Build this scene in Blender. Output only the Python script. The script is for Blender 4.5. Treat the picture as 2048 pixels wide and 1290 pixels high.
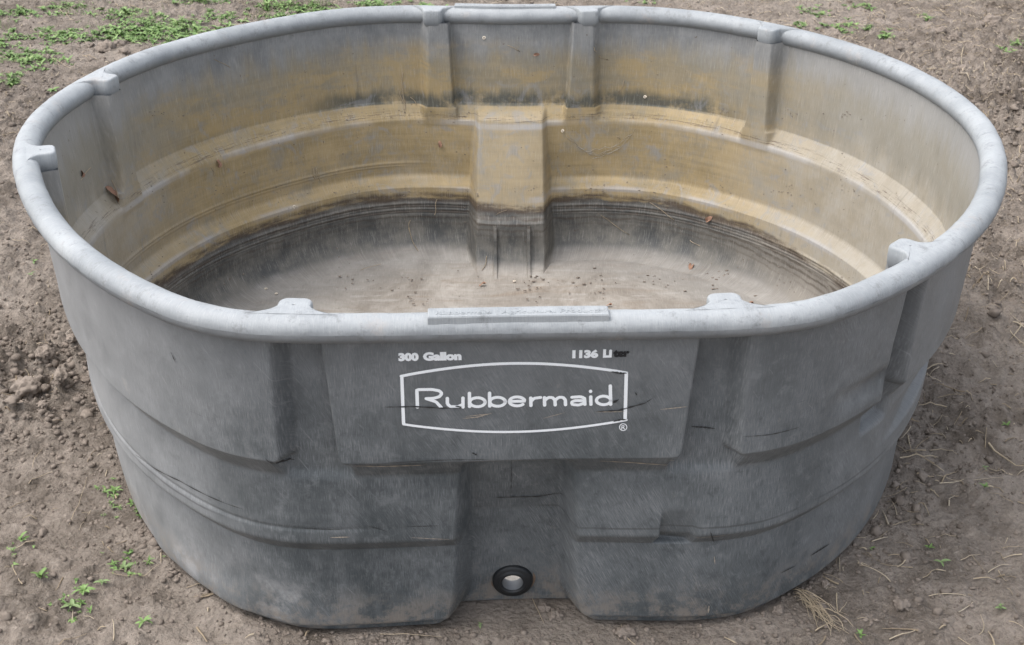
import bpy, bmesh, math, random
import numpy as np
from mathutils import Vector

random.seed(7); RNG = np.random.default_rng(11)
S = bpy.context.scene
for o in list(bpy.data.objects): bpy.data.objects.remove(o)

# ---------------------------------------------------------------- camera
CAM = np.array([-0.038, -2.328, 1.383]); PITCH, YAW, ROLL, FPX = 0.4811, 0.0193, 0.00037, 2667.9
cd = bpy.data.cameras.new('camera'); cam = bpy.data.objects.new('camera', cd); S.collection.objects.link(cam)
cam.location = CAM; cam.rotation_mode = 'XYZ'
cam.rotation_euler = (math.pi/2 - PITCH, 0, -YAW)
cd.sensor_width = 36; cd.lens = FPX/2048*36; cd.clip_start = 0.05; cd.clip_end = 500
cd.dof.use_dof = True; cd.dof.focus_distance = 2.2; cd.dof.aperture_fstop = 16.0
S.camera = cam

# ---------------------------------------------------------------- sky and sun (bright overcast)
W = bpy.data.worlds.new('World'); S.world = W; W.use_nodes = True
SUN_EL, SUN_AZ = math.radians(64), math.radians(-100)        # azimuth measured from +Y towards +X
wn = W.node_tree; wn.nodes.clear()
sky = wn.nodes.new('ShaderNodeTexSky'); sky.sky_type = 'NISHITA'; sky.sun_disc = False
sky.sun_elevation = SUN_EL; sky.sun_rotation = SUN_AZ; sky.air_density = 1.0; sky.dust_density = 4.0; sky.ozone_density = 1.0
hs = wn.nodes.new('ShaderNodeHueSaturation'); hs.inputs['Saturation'].default_value = 0.42
bg = wn.nodes.new('ShaderNodeBackground'); bg.inputs['Strength'].default_value = 0.15
wo = wn.nodes.new('ShaderNodeOutputWorld')
wn.links.new(sky.outputs[0], hs.inputs['Color']); wn.links.new(hs.outputs[0], bg.inputs[0]); wn.links.new(bg.outputs[0], wo.inputs[0])
sl = bpy.data.lights.new('sun', 'SUN'); sl.energy = 0.6; sl.angle = math.radians(70); sl.color = (1.0, 0.97, 0.93)
so = bpy.data.objects.new('sun', sl); S.collection.objects.link(so)
sd = Vector((math.sin(SUN_AZ)*math.cos(SUN_EL), math.cos(SUN_AZ)*math.cos(SUN_EL), math.sin(SUN_EL)))
so.rotation_euler = sd.to_track_quat('Z', 'Y').to_euler(); so.location = sd*6
S.render.engine = 'CYCLES'
S.view_settings.view_transform = 'Standard'; S.view_settings.look = 'None'
S.view_settings.exposure = 1.18; S.view_settings.gamma = 1; S.view_settings.use_curve_mapping = False
S.render.resolution_x = 1024; S.render.resolution_y = 645

# ---------------------------------------------------------------- small helpers
_f = np.array([math.sin(YAW)*math.cos(PITCH), math.cos(YAW)*math.cos(PITCH), -math.sin(PITCH)])
_r = np.array([math.cos(YAW), -math.sin(YAW), 0.0]); _u = np.cross(_r, _f)
def ray(px, py):
    return _f + (px-1024)/FPX*_r - (py-645)/FPX*_u
def on_ground(px, py, z=0.0):
    d = ray(px, py); t = (z-CAM[2])/d[2]; return CAM + t*d
def on_plane_y(px, py, y):
    d = ray(px, py); t = (y-CAM[1])/d[1]; return CAM + t*d

def link(o, parent=None):
    S.collection.objects.link(o)
    if parent is not None: o.parent = parent
    return o
def tag(o, label=None, cat=None, group=None, kind=None):
    if label: o['label'] = label
    if cat: o['category'] = cat
    if group: o['group'] = group
    if kind: o['kind'] = kind
    return o
def np_mesh(name, verts, faces, mat=None, smooth=True, fmat=None, mats=None):
    """faces: (n,4) or (n,3) array"""
    me = bpy.data.meshes.new(name); verts = np.asarray(verts, np.float32); faces = np.asarray(faces, np.int32)
    me.vertices.add(len(verts)); me.vertices.foreach_set('co', verts.ravel())
    k = faces.shape[1]; me.loops.add(faces.size); me.loops.foreach_set('vertex_index', faces.ravel())
    me.polygons.add(len(faces)); me.polygons.foreach_set('loop_start', np.arange(0, faces.size, k, dtype=np.int32))
    if smooth: me.polygons.foreach_set('use_smooth', np.ones(len(faces), bool))
    for m in (mats or ([mat] if mat else [])): me.materials.append(m)
    if fmat is not None: me.polygons.foreach_set('material_index', np.asarray(fmat, np.int32))
    me.update(calc_edges=True); return me
def set_uv(me, uv):
    l = me.uv_layers.new(name='UVMap'); vi = np.empty(len(me.loops), np.int32); me.loops.foreach_get('vertex_index', vi)
    l.data.foreach_set('uv', np.asarray(uv, np.float32)[vi].ravel())
def obj(name, me, parent=None): return link(bpy.data.objects.new(name, me), parent)
def sst(a, b, x):
    t = np.clip((x-a)/(b-a), 0, 1); return t*t*(3-2*t)

# vectorised value noise
def _h(i, j, k):
    n = (i*374761393 + j*668265263 + k*2147483647*0 + k*1274126177) & 0xffffffff
    n = ((n ^ (n >> 13))*1274126177) & 0xffffffff
    n = (n ^ (n >> 16)) & 0xffffffff
    return n/4294967295.0*2-1
def noise2(x, y, seed=0):
    xi = np.floor(x).astype(np.int64); yi = np.floor(y).astype(np.int64); fx = x-xi; fy = y-yi
    u = fx*fx*fx*(fx*(fx*6-15)+10); v = fy*fy*fy*(fy*(fy*6-15)+10); s = seed
    a = _h(xi, yi, s); b = _h(xi+1, yi, s); c = _h(xi, yi+1, s); d = _h(xi+1, yi+1, s)
    return (a*(1-u)+b*u)*(1-v) + (c*(1-u)+d*u)*v
def fbm(x, y, oct=4, seed=0, lac=2.03, gain=0.5):
    r = 0; a = 1; n = 0
    for o in range(oct):
        c, s_ = math.cos(o*0.7), math.sin(o*0.7)
        r = r + a*noise2(x*c-y*s_, x*s_+y*c, seed+o*17); n += a; a *= gain; x = x*lac; y = y*lac
    return r/n
def worley(x, y, seed=0):
    xi = np.floor(x).astype(np.int64); yi = np.floor(y).astype(np.int64); best = np.full(x.shape, 9.0); val = np.zeros(x.shape)
    for dx in (-1, 0, 1):
        for dy in (-1, 0, 1):
            cx, cy = xi+dx, yi+dy
            px = cx+0.5+0.45*_h(cx, cy, seed); py = cy+0.5+0.45*_h(cx, cy, seed+5)
            d = (x-px)**2+(y-py)**2; m = d < best; best = np.where(m, d, best); val = np.where(m, _h(cx, cy, seed+9), val)
    return np.sqrt(best), val

# ---------------------------------------------------------------- node material helper
class NM:
    def __init__(s, name):
        s.m = bpy.data.materials.new(name); s.m.use_nodes = True; s.t = s.m.node_tree; s.t.nodes.clear()
        s.out = s.n('ShaderNodeOutputMaterial'); s.b = s.n('ShaderNodeBsdfPrincipled'); s.l(s.b.outputs[0], s.out.inputs[0])
        s.co = s.n('ShaderNodeTexCoord')
    def n(s, t, **k):
        x = s.t.nodes.new(t)
        for a, b in k.items(): setattr(x, a, b)
        return x
    def l(s, a, b): s.t.links.new(a, b)
    def _in(s, sock, v):
        if hasattr(v, 'is_output') or isinstance(v, bpy.types.NodeSocket): s.l(v, sock)
        elif v is not None:
            if isinstance(v, (tuple, list)) and len(v) == 3 and sock.type == 'RGBA': v = (*v, 1)
            sock.default_value = v
    def math(s, op, a, b=None, clamp=False):
        x = s.n('ShaderNodeMath', operation=op, use_clamp=clamp); s._in(x.inputs[0], a)
        if b is not None: s._in(x.inputs[1], b)
        return x.outputs[0]
    def mapv(s, v, scale=(1, 1, 1), rot=(0, 0, 0), loc=(0, 0, 0)):
        x = s.n('ShaderNodeMapping'); s.l(v, x.inputs[0]); x.inputs['Scale'].default_value = scale
        x.inputs['Rotation'].default_value = rot; x.inputs['Location'].default_value = loc; return x.outputs[0]
    def noise(s, v, scale=5, detail=4, rough=0.55, dist=0.0, w=None):
        x = s.n('ShaderNodeTexNoise'); s.l(v, x.inputs['Vector']); x.inputs['Scale'].default_value = scale
        x.inputs['Detail'].default_value = detail; x.inputs['Roughness'].default_value = rough; x.inputs['Distortion'].default_value = dist
        return x.outputs[0]
    def vor(s, v, scale=5, feature='F1', out=0):
        x = s.n('ShaderNodeTexVoronoi', feature=feature); s.l(v, x.inputs['Vector']); x.inputs['Scale'].default_value = scale; return x.outputs[out]
    def rng(s, v, a, b, c=0.0, d=1.0, smooth=True):
        x = s.n('ShaderNodeMapRange'); x.interpolation_type = 'SMOOTHSTEP' if smooth else 'LINEAR'
        s._in(x.inputs[0], v); x.inputs[1].default_value = a; x.inputs[2].default_value = b; x.inputs[3].default_value = c; x.inputs[4].default_value = d
        return x.outputs[0]
    def mix(s, f, a, b, mode='MIX'):
        x = s.n('ShaderNodeMix', data_type='RGBA', blend_type=mode); s._in(x.inputs[0], f); s._in(x.inputs[6], a); s._in(x.inputs[7], b); return x.outputs[2]
    def ramp(s, v, stops):
        x = s.n('ShaderNodeValToRGB'); s.l(v, x.inputs[0]); e = x.color_ramp.elements
        while len(e) < len(stops): e.new(0.5)
        for i, (p, c) in enumerate(stops): e[i].position = p; e[i].color = (*c, 1)
        return x.outputs[0]
    def sep(s, v):
        x = s.n('ShaderNodeSeparateXYZ'); s.l(v, x.inputs[0]); return x.outputs
    def bump(s, h, strength=0.3, dist=0.002, prev=None):
        x = s.n('ShaderNodeBump'); s.l(h, x.inputs['Height']); x.inputs['Strength'].default_value = strength; x.inputs['Distance'].default_value = dist
        if prev is not None: s.l(prev, x.inputs['Normal'])
        return x.outputs[0]
    def fin(s, col, rough=0.7, normal=None, spec=0.3):
        s._in(s.b.inputs['Base Color'], col); s._in(s.b.inputs['Roughness'], rough); s.b.inputs['Specular IOR Level'].default_value = spec
        if normal is not None: s.l(normal, s.b.inputs['Normal'])
        return s.m

# ---------------------------------------------------------------- materials
def mat_outer():
    k = NM('weathered_grey_plastic'); uv = k.co.outputs['UV']; ob = k.co.outputs['Object']
    big = k.noise(ob, 2.6, 5, 0.6); blot = k.noise(ob, 11, 6, 0.65)
    st1 = k.noise(k.mapv(uv, (1100, 48, 1)), 1, 5, 0.7)                                   # fine upright scuffs
    st2 = k.noise(k.mapv(k.mapv(uv, rot=(0, 0, math.radians(-28))), (1000, 42, 1)), 1, 5, 0.7)    # slanting scuffs
    st3 = k.noise(k.mapv(uv, (45, 3.5, 1)), 1, 4, 0.6)
    patch = k.rng(k.noise(ob, 4.1, 3), 0.45, 0.58)
    st = k.mix(patch, st1, st2)
    c = k.mix(k.rng(big, 0.3, 0.7), (0.054, 0.063, 0.067), (0.116, 0.127, 0.132))
    c = k.mix(k.rng(blot, 0.35, 0.75, 0, 0.6), c, (0.175, 0.183, 0.187))
    c = k.mix(k.rng(st3, 0.45, 0.75, 0, 0.45), c, (0.15, 0.158, 0.162))
    amt = k.rng(k.noise(ob, 5.5, 5, 0.7), 0.32, 0.66, 0.35, 1.0)
    c = k.mix(k.math('MULTIPLY', k.rng(st, 0.46, 0.72, 0, 0.75), amt), c, (0.30, 0.31, 0.318))
    c = k.mix(k.math('MULTIPLY', k.rng(st, 0.50, 0.30, 0, 0.70), amt), c, (0.045, 0.05, 0.054))
    mott = k.noise(ob, 34, 6, 0.75)
    c = k.mix(k.rng(mott, 0.52, 0.70, 0, 0.35), c, (0.24, 0.25, 0.255)); c = k.mix(k.rng(mott, 0.46, 0.32, 0, 0.45), c, (0.05, 0.056, 0.06))
    sx = k.sep(ob)
    side = k.rng(sx[0], -0.30, -0.72, 0, 0.70)                                           # left side painted paler: chalking plus light from the left
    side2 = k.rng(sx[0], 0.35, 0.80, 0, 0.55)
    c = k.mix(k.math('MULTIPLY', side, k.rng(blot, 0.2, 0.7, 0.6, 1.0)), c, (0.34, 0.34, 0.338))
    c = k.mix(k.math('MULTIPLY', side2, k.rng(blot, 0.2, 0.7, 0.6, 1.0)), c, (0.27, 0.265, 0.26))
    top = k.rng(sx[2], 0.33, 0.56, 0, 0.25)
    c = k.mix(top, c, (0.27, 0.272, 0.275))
    # long pale rubbed streaks
    sc = k.noise(k.mapv(k.mapv(uv, rot=(0, 0, math.radians(-38))), (130, 9, 1)), 1, 5, 0.75)
    c = k.mix(k.rng(sc, 0.60, 0.74, 0, 0.30), c, (0.42, 0.42, 0.42))
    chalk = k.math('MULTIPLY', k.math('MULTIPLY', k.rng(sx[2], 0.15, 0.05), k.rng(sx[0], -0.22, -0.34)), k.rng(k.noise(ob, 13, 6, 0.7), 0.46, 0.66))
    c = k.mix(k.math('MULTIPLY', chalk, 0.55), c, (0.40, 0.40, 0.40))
    seam = k.math('MULTIPLY', k.rng(k.math('ABSOLUTE', k.math('SUBTRACT', k.math('ADD', sx[2], k.math('MULTIPLY', big, 0.02)), 0.222)), 0.0025, 0.0008), k.rng(big, 0.45, 0.6))
    c = k.mix(k.math('MULTIPLY', seam, 0.5), c, (0.05, 0.05, 0.05))
    cut = k.noise(k.mapv(uv, (9, 520, 1)), 1, 5, 0.7)
    c = k.mix(k.math('MULTIPLY', k.rng(cut, 0.66, 0.69), k.math('MULTIPLY', k.rng(blot, 0.5, 0.6), 0.65)), c, (0.04, 0.04, 0.042))
    # soil splashed on the foot
    mud = k.math('MULTIPLY', k.rng(sx[2], 0.11, 0.005), k.rng(k.noise(ob, 22, 7, 0.8), 0.44, 0.60))
    c = k.mix(k.math('MULTIPLY', mud, 0.75), c, (0.24, 0.205, 0.17))
    dust = k.math('MULTIPLY', k.rng(k.noise(ob, 7, 6, 0.75), 0.62, 0.72), 0.35)
    c = k.mix(dust, c, (0.36, 0.34, 0.31))
    n = k.bump(st, 0.2, 0.0008); n = k.bump(mott, 0.3, 0.002, n); n = k.bump(k.noise(ob, 9, 3), 0.35, 0.008, n)
    return k.fin(c, k.rng(blot, 0.3, 0.7, 0.5, 0.72), n, 0.35)

def mat_rim():
    k = NM('chalked_rim_plastic'); uv = k.co.outputs['UV']; ob = k.co.outputs['Object']; sx = k.sep(ob)
    big = k.noise(ob, 6, 5, 0.65)
    st = k.noise(k.mapv(uv, (650, 60, 1)), 1, 5, 0.75)
    fine = k.noise(ob, 160, 3, 0.7)
    c = k.mix(k.rng(big, 0.3, 0.7), (0.235, 0.252, 0.262), (0.345, 0.362, 0.370))
    c = k.mix(k.rng(st, 0.5, 0.75, 0, 0.5), c, (0.46, 0.47, 0.475))
    c = k.mix(k.rng(st, 0.47, 0.28, 0, 0.5), c, (0.20, 0.215, 0.23))
    c = k.mix(k.rng(fine, 0.58, 0.75, 0, 0.4), c, (0.24, 0.25, 0.26))
    low = k.rng(k.math('ADD', sx[2], k.math('MULTIPLY', big, 0.012)), 0.594, 0.568, 0, 0.72)  # darker towards the flank and underside
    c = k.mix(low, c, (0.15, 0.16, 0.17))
    rust = k.math('MULTIPLY', k.rng(k.noise(ob, 9, 6, 0.75), 0.56, 0.68), 0.35)
    c = k.mix(rust, c, (0.36, 0.31, 0.27))
    dirt = k.rng(k.noise(ob, 38, 6, 0.8), 0.52, 0.68, 0, 0.6); c = k.mix(dirt, c, (0.16, 0.165, 0.165))
    nick = k.rng(k.noise(k.mapv(uv, (120, 240, 1)), 1, 4, 0.7), 0.70, 0.74, 0, 0.6); c = k.mix(nick, c, (0.08, 0.075, 0.07))
    blk = k.rng(k.noise(k.mapv(uv, (40, 260, 1)), 1, 3, 0.6), 0.70, 0.76, 0, 0.5)
    c = k.mix(blk, c, (0.07, 0.07, 0.07))
    n = k.bump(st, 0.35, 0.0012); n = k.bump(k.noise(ob, 45, 4, 0.7), 0.3, 0.003, n); n = k.bump(k.noise(ob, 7, 2), 0.3, 0.01, n)
    return k.fin(c, 0.6, n, 0.35)

def mat_inner():
    k = NM('stained_tank_inside'); uv = k.co.outputs['UV']; ob = k.co.outputs['Object']; sx = k.sep(ob); X, Y, Z = sx[0], sx[1], sx[2]
    big = k.noise(ob, 3.2, 5, 0.6); blot = k.noise(ob, 14, 6, 0.7)
    hz = k.noise(k.mapv(uv, (3.0, 60, 1)), 1, 4, 0.65)                                   # water-level banding
    vs = k.noise(k.mapv(uv, (520, 28, 1)), 1, 4, 0.7)                                     # upright scuffs
    drip = k.noise(k.mapv(uv, (26, 2.0, 1)), 1, 4, 0.65)
    wob = k.math('ADD', k.math('MULTIPLY', k.math('SUBTRACT', big, 0.5), 0.08), k.math('MULTIPLY', k.math('SUBTRACT', drip, 0.5), 0.13))
    zw = k.math('ADD', Z, wob)
    grey = k.mix(k.rng(blot, 0.3, 0.7), (0.15, 0.155, 0.158), (0.24, 0.243, 0.24))
    tan = k.mix(k.math('ADD', k.math('MULTIPLY', k.rng(hz, 0.3, 0.7), 0.45), k.math('MULTIPLY', k.rng(k.noise(ob, 8, 6, 0.7), 0.3, 0.7), 0.55)), (0.235, 0.18, 0.092), (0.39, 0.30, 0.165))
    tan = k.mix(k.rng(blot, 0.46, 0.72, 0, 0.65), tan, (0.20, 0.19, 0.16))
    tan = k.mix(k.rng(k.noise(ob, 22, 6, 0.75), 0.52, 0.66, 0, 0.5), tan, (0.25, 0.23, 0.185))
    tan = k.mix(k.rng(big, 0.55, 0.7, 0, 0.4), tan, (0.33, 0.30, 0.25))
    up = k.rng(zw, 0.455, 0.535)
    midg = k.rng(zw, 0.36, 0.42, 0, 0.5)
    pal = k.mix(k.rng(blot, 0.3, 0.7), (0.27, 0.25, 0.21), (0.36, 0.34, 0.30))          # ends: paler
    ends = k.math('MAXIMUM', k.rng(k.math('ADD', X, k.math('MULTIPLY', big, 0.2)), 0.52, 0.88), k.rng(k.math('ADD', X, k.math('MULTIPLY', big, 0.2)), -0.58, -0.72))
    tan2 = k.mix(k.math('MULTIPLY', ends, 0.8), tan, pal)
    mid = k.mix(midg, tan2, (0.185, 0.178, 0.15))
    grey2 = k.mix(k.math('MULTIPLY', ends, 0.75), grey, (0.31, 0.30, 0.28))
    c = k.mix(up, mid, grey2)
    och = k.math('MULTIPLY', k.math('MULTIPLY', k.rng(k.noise(k.mapv(uv, (5, 11, 1)), 1, 6, 0.7), 0.48, 0.60), k.rng(Z, 0.535, 0.47)), k.math('SUBTRACT', 1.0, ends)); c = k.mix(k.math('MULTIPLY', k.math('MULTIPLY', och, k.rng(Z, 0.36, 0.38)), 0.6), c, (0.335, 0.245, 0.115))
    grm = k.rng(k.noise(k.mapv(uv, (30, 4, 1)), 1, 6, 0.75), 0.58, 0.72, 0, 0.45); c = k.mix(grm, c, (0.12, 0.105, 0.085))
    # dark algae bloom just above the upper ledge, along the back
    dz = k.math('ADD', Z, k.math('MULTIPLY', k.math('SUBTRACT', drip, 0.5), -0.05))
    band = k.math('MULTIPLY', k.rng(dz, 0.410, 0.380), k.rng(Z, 0.3635, 0.3665))
    gate = k.math('MULTIPLY', k.math('MULTIPLY', k.rng(X, -0.52, -0.35), k.rng(X, 0.58, 0.46)), k.rng(k.noise(k.mapv(uv, (9, 9, 1)), 1, 7, 0.72), 0.36, 0.54))
    c = k.mix(k.math('MULTIPLY', k.math('MULTIPLY', band, gate), 0.85), c, (0.052, 0.062, 0.06))
    # rubbed blue-grey patches (plastic showing through)
    blk_ = k.math('MULTIPLY', k.rng(k.math('ABSOLUTE', k.math('SUBTRACT', X, 0.015)), 0.10, 0.08), k.rng(Y, 0.735, 0.72))
    rub = k.math('MULTIPLY', k.rng(k.math('ADD', k.noise(ob, 15, 5, 0.65, 1.6), k.math('MULTIPLY', blk_, 0.035)), 0.55, 0.68), k.rng(Z, 0.47, 0.40))
    c = k.mix(k.math('MULTIPLY', blk_, 0.30), c, (0.36, 0.32, 0.25)); c = k.mix(k.math('MULTIPLY', rub, 0.5), c, (0.235, 0.24, 0.245))
    # below the waterline: dark, with wavy tide rings
    wl = k.math('ADD', Z, k.math('MULTIPLY', k.math('SUBTRACT', k.noise(ob, 5, 4, 0.6), 0.5), 0.045))
    wl = k.math('ADD', k.math('ADD', wl, 0.015), k.rng(X, 0.35, 0.85, 0, 0.035))
    wl = k.math('ADD', wl, k.math('MULTIPLY', k.math('SUBTRACT', k.noise(ob, 60, 4, 0.7), 0.5), 0.010))
    deep = k.rng(wl, 0.162, 0.154)
    dark = k.mix(k.rng(blot, 0.32, 0.68), (0.060, 0.063, 0.063), (0.155, 0.148, 0.132))
    dark = k.mix(k.rng(vs, 0.54, 0.75, 0, 0.35), dark, (0.24, 0.235, 0.225))
    dark = k.mix(k.math('MULTIPLY', ends, 0.62), dark, (0.30, 0.27, 0.23))
    c = k.mix(deep, c, dark)
    for z0, w, f in ((0.161, 0.0085, 0.9), (0.141, 0.003, 0.7), (0.127, 0.0026, 0.6), (0.113, 0.0022, 0.5), (0.098, 0.002, 0.25)):
        q = k.rng(k.math('ABSOLUTE', k.math('SUBTRACT', wl, z0)), w*1.9, w*0.5)
        q = k.math('MULTIPLY', q, k.rng(k.noise(k.mapv(uv, (7, 40, 1), loc=(z0*90, 0, 0)), 1, 6, 0.75), 0.36, 0.56, 0.1, 1.0))
        c = k.mix(k.math('MULTIPLY', q, f), c, (0.062, 0.045, 0.033))
    # silt in the foot of the wall and on the floor
    foot = k.rng(k.math('ADD', Z, k.math('MULTIPLY', k.math('SUBTRACT', blot, 0.5), 0.035)), 0.036, 0.013)
    rad = k.math('SQRT', k.math('ADD', k.math('MULTIPLY', X, X), k.math('MULTIPLY', Y, Y)))
    fl = k.noise(ob, 3.5, 7, 0.68, 1.2); f2 = k.noise(k.mapv(ob, (1.5, 7, 1), rot=(0, 0, 0.15)), 3, 6, 0.7, 1.5)
    floor = k.mix(k.rng(fl, 0.35, 0.65), (0.20, 0.178, 0.152), (0.36, 0.335, 0.30))
    floor = k.mix(k.rng(f2, 0.5, 0.68, 0, 0.55), floor, (0.215, 0.165, 0.12))
    floor = k.mix(k.rng(f2, 0.47, 0.34, 0, 0.5), floor, (0.38, 0.365, 0.34))
    floor = k.mix(k.rng(k.noise(ob, 26, 6, 0.8), 0.54, 0.68, 0, 0.5), floor, (0.15, 0.125, 0.10))
    floor = k.mix(k.rng(rad, 0.50, 0.66, 0, 0.55), floor, (0.21, 0.208, 0.20))
    c = k.mix(foot, c, floor)
    # dried dirt collecting on the shelves
    shelf = k.math('MULTIPLY', k.rng(k.math('ABSOLUTE', k.math('SUBTRACT', Z, 0.343)), 0.012, 0.002), k.rng(k.noise(k.mapv(uv, (16, 300, 1)), 1, 5, 0.75), 0.52, 0.60))
    c = k.mix(k.math('MULTIPLY', shelf, 0.8), c, (0.10, 0.07, 0.05))
    edge = k.rng(k.math('ABSOLUTE', k.math('SUBTRACT', Z, 0.329)), 0.010, 0.003)  # grey highlight painted along the upper shelf's convex edge
    c = k.mix(k.math('MULTIPLY', k.math('MULTIPLY', edge, k.rng(k.noise(ob, 4, 4), 0.38, 0.6)), 0.55), c, (0.40, 0.40, 0.41))
    edge2 = k.rng(k.math('ABSOLUTE', k.math('SUBTRACT', Z, 0.168)), 0.009, 0.003)  # same painted highlight on the lower shelf's edge
    c = k.mix(k.math('MULTIPLY', k.math('MULTIPLY', edge2, k.rng(k.noise(ob, 5, 4), 0.45, 0.6)), 0.55), c, (0.34, 0.34, 0.35))
    c = k.mix(k.rng(vs, 0.5, 0.74, 0, 0.30), c, (0.50, 0.48, 0.44))
    c = k.mix(k.rng(vs, 0.47, 0.28, 0, 0.28), c, (0.09, 0.085, 0.08))
    spk = k.rng(k.noise(ob, 75, 3, 0.6), 0.70, 0.74, 0, 0.7)
    c = k.mix(spk, c, (0.10, 0.07, 0.05))
    n = k.bump(vs, 0.25, 0.001); n = k.bump(k.noise(ob, 70, 4, 0.7), 0.25, 0.002, n); n = k.bump(k.noise(ob, 8, 3), 0.3, 0.006, n)
    return k.fin(c, k.rng(blot, 0.3, 0.7, 0.5, 0.75), n, 0.3)

def mat_soil():
    k = NM('bare_soil'); g = k.n('ShaderNodeNewGeometry').outputs['Position']; sx = k.sep(g)
    big = k.noise(g, 1.3, 5, 0.6); mid = k.noise(g, 9, 6, 0.7); fine = k.noise(g, 70, 5, 0.75); vf = k.noise(g, 240, 3, 0.7)
    c = k.mix(k.rng(mid, 0.3, 0.7), (0.122, 0.101, 0.082), (0.285, 0.243, 0.205))
    c = k.mix(k.rng(big, 0.42, 0.65, 0, 0.6), c, (0.34, 0.295, 0.25))
    c = k.mix(k.rng(fine, 0.5, 0.75, 0, 0.55), c, (0.42, 0.37, 0.315))
    c = k.mix(k.rng(fine, 0.45, 0.30, 0, 0.55), c, (0.055, 0.045, 0.036))
    c = k.mix(k.rng(vf, 0.60, 0.78, 0, 0.45), c, (0.42, 0.36, 0.29))
    damp = k.rng(k.noise(g, 3.1, 4, 0.6), 0.56, 0.68, 0, 0.55)
    c = k.mix(damp, c, (0.085, 0.066, 0.050))
    h = k.math('ADD', k.math('MULTIPLY', fine, 1.0), k.math('MULTIPLY', k.vor(g, 110), -0.45))
    n = k.bump(h, 1.0, 0.010); n = k.bump(vf, 0.7, 0.003, n)
    return k.fin(c, 0.95, n, 0.12)

def mat_clod(name='soil_clods', a=(0.090, 0.073, 0.060), b=(0.31, 0.262, 0.22)):
    k = NM(name); g = k.n('ShaderNodeNewGeometry').outputs['Position']; ri = k.n('ShaderNodeNewGeometry').outputs['Random Per Island']
    c = k.mix(k.math('ADD', k.math('MULTIPLY', k.noise(g, 60, 4, 0.7), 0.7), k.math('MULTIPLY', ri, 0.35)), a, b)
    n = k.bump(k.noise(g, 130, 4, 0.75), 0.7, 0.004); return k.fin(c, 0.95, n, 0.1)
def mat_var(name, stops, rough=0.7, scale=20, spec=0.3, bump=0.2, trans=0.0):
    k = NM(name); g = k.n('ShaderNodeNewGeometry'); v = k.math('ADD', k.math('MULTIPLY', g.outputs['Random Per Island'], 0.65), k.math('MULTIPLY', k.noise(g.outputs['Position'], scale, 3, 0.6), 0.35))
    c = k.ramp(v, stops); n = k.bump(k.noise(g.outputs['Position'], scale*5, 3), bump, 0.001)
    return k.fin(c, rough, n, spec)
def mat_print(name, col, wear, lo=0.60):
    k = NM(name); ob = k.co.outputs['Object']
    a = k.rng(k.noise(ob, 55, 5, 0.75), lo, lo+0.05, 0, wear); st = k.noise(k.mapv(ob, (420, 20, 60)), 1, 3, 0.7)
    c = k.mix(a, col, (0.13, 0.135, 0.14)); c = k.mix(k.rng(st, 0.5, 0.75, 0, 0.25), c, tuple(min(1, x*0.72+0.02) for x in col))
    return k.fin(c, 0.6, k.bump(st, 0.2, 0.0005), 0.3)

M_OUT, M_RIM, M_IN, M_SOIL = mat_outer(), mat_rim(), mat_inner(), mat_soil()
M_CLOD = mat_clod()
M_STRAW = mat_var('dry_straw', [(0.0, (0.16, 0.12, 0.08)), (0.45, (0.36, 0.29, 0.20)), (0.8, (0.52, 0.44, 0.33)), (1.0, (0.62, 0.55, 0.44))], 0.75, 30)
M_WEED = mat_var('weed_leaf', [(0.0, (0.06, 0.11, 0.03)), (0.4, (0.13, 0.22, 0.065)), (0.75, (0.21, 0.31, 0.11)), (1.0, (0.34, 0.38, 0.19))], 0.55, 18)
M_WEED2 = mat_var('pale_weed_leaf', [(0.0, (0.10, 0.14, 0.06)), (0.5, (0.17, 0.24, 0.10)), (1.0, (0.27, 0.32, 0.18))], 0.6, 18)
M_GRASS = mat_var('grass_blade', [(0.0, (0.08, 0.14, 0.04)), (0.5, (0.16, 0.25, 0.08)), (0.8, (0.26, 0.28, 0.14)), (1.0, (0.40, 0.35, 0.22))], 0.6, 18)
M_DEADLEAF = mat_var('dead_leaf', [(0.0, (0.12, 0.06, 0.04)), (0.6, (0.26, 0.15, 0.10)), (1.0, (0.42, 0.30, 0.22))], 0.7, 40)
M_SHELL = mat_var('snail_shell', [(0.0, (0.48, 0.40, 0.30)), (1.0, (0.74, 0.68, 0.58))], 0.5, 60)
M_WEB = mat_var('cobweb', [(0.0, (0.28, 0.25, 0.20)), (1.0, (0.40, 0.37, 0.31))], 0.8, 60)
M_BLACK = mat_var('black_rubber', [(0.0, (0.010, 0.011, 0.012)), (1.0, (0.028, 0.030, 0.032))], 0.45, 30, 0.4, 0.1)
M_SCUFF_CREASE = mat_var('black_scuff_crease', [(0.0, (0.018, 0.018, 0.019)), (1.0, (0.05, 0.05, 0.05))], 0.6, 60)
M_GOUGE = mat_var('tan_gouge', [(0.0, (0.24, 0.20, 0.16)), (1.0, (0.46, 0.40, 0.33))], 0.8, 60)
M_WHITE = mat_print('white_print', (0.86, 0.88, 0.89), 0.9, 0.66)
M_BLKPR = mat_print('bared_black_print', (0.02, 0.02, 0.022), 0.0)
M_PIPE = mat_var('grey_pipe_bore', [(0.0, (0.10, 0.105, 0.11)), (1.0, (0.20, 0.205, 0.21))], 0.6, 30)

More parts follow.
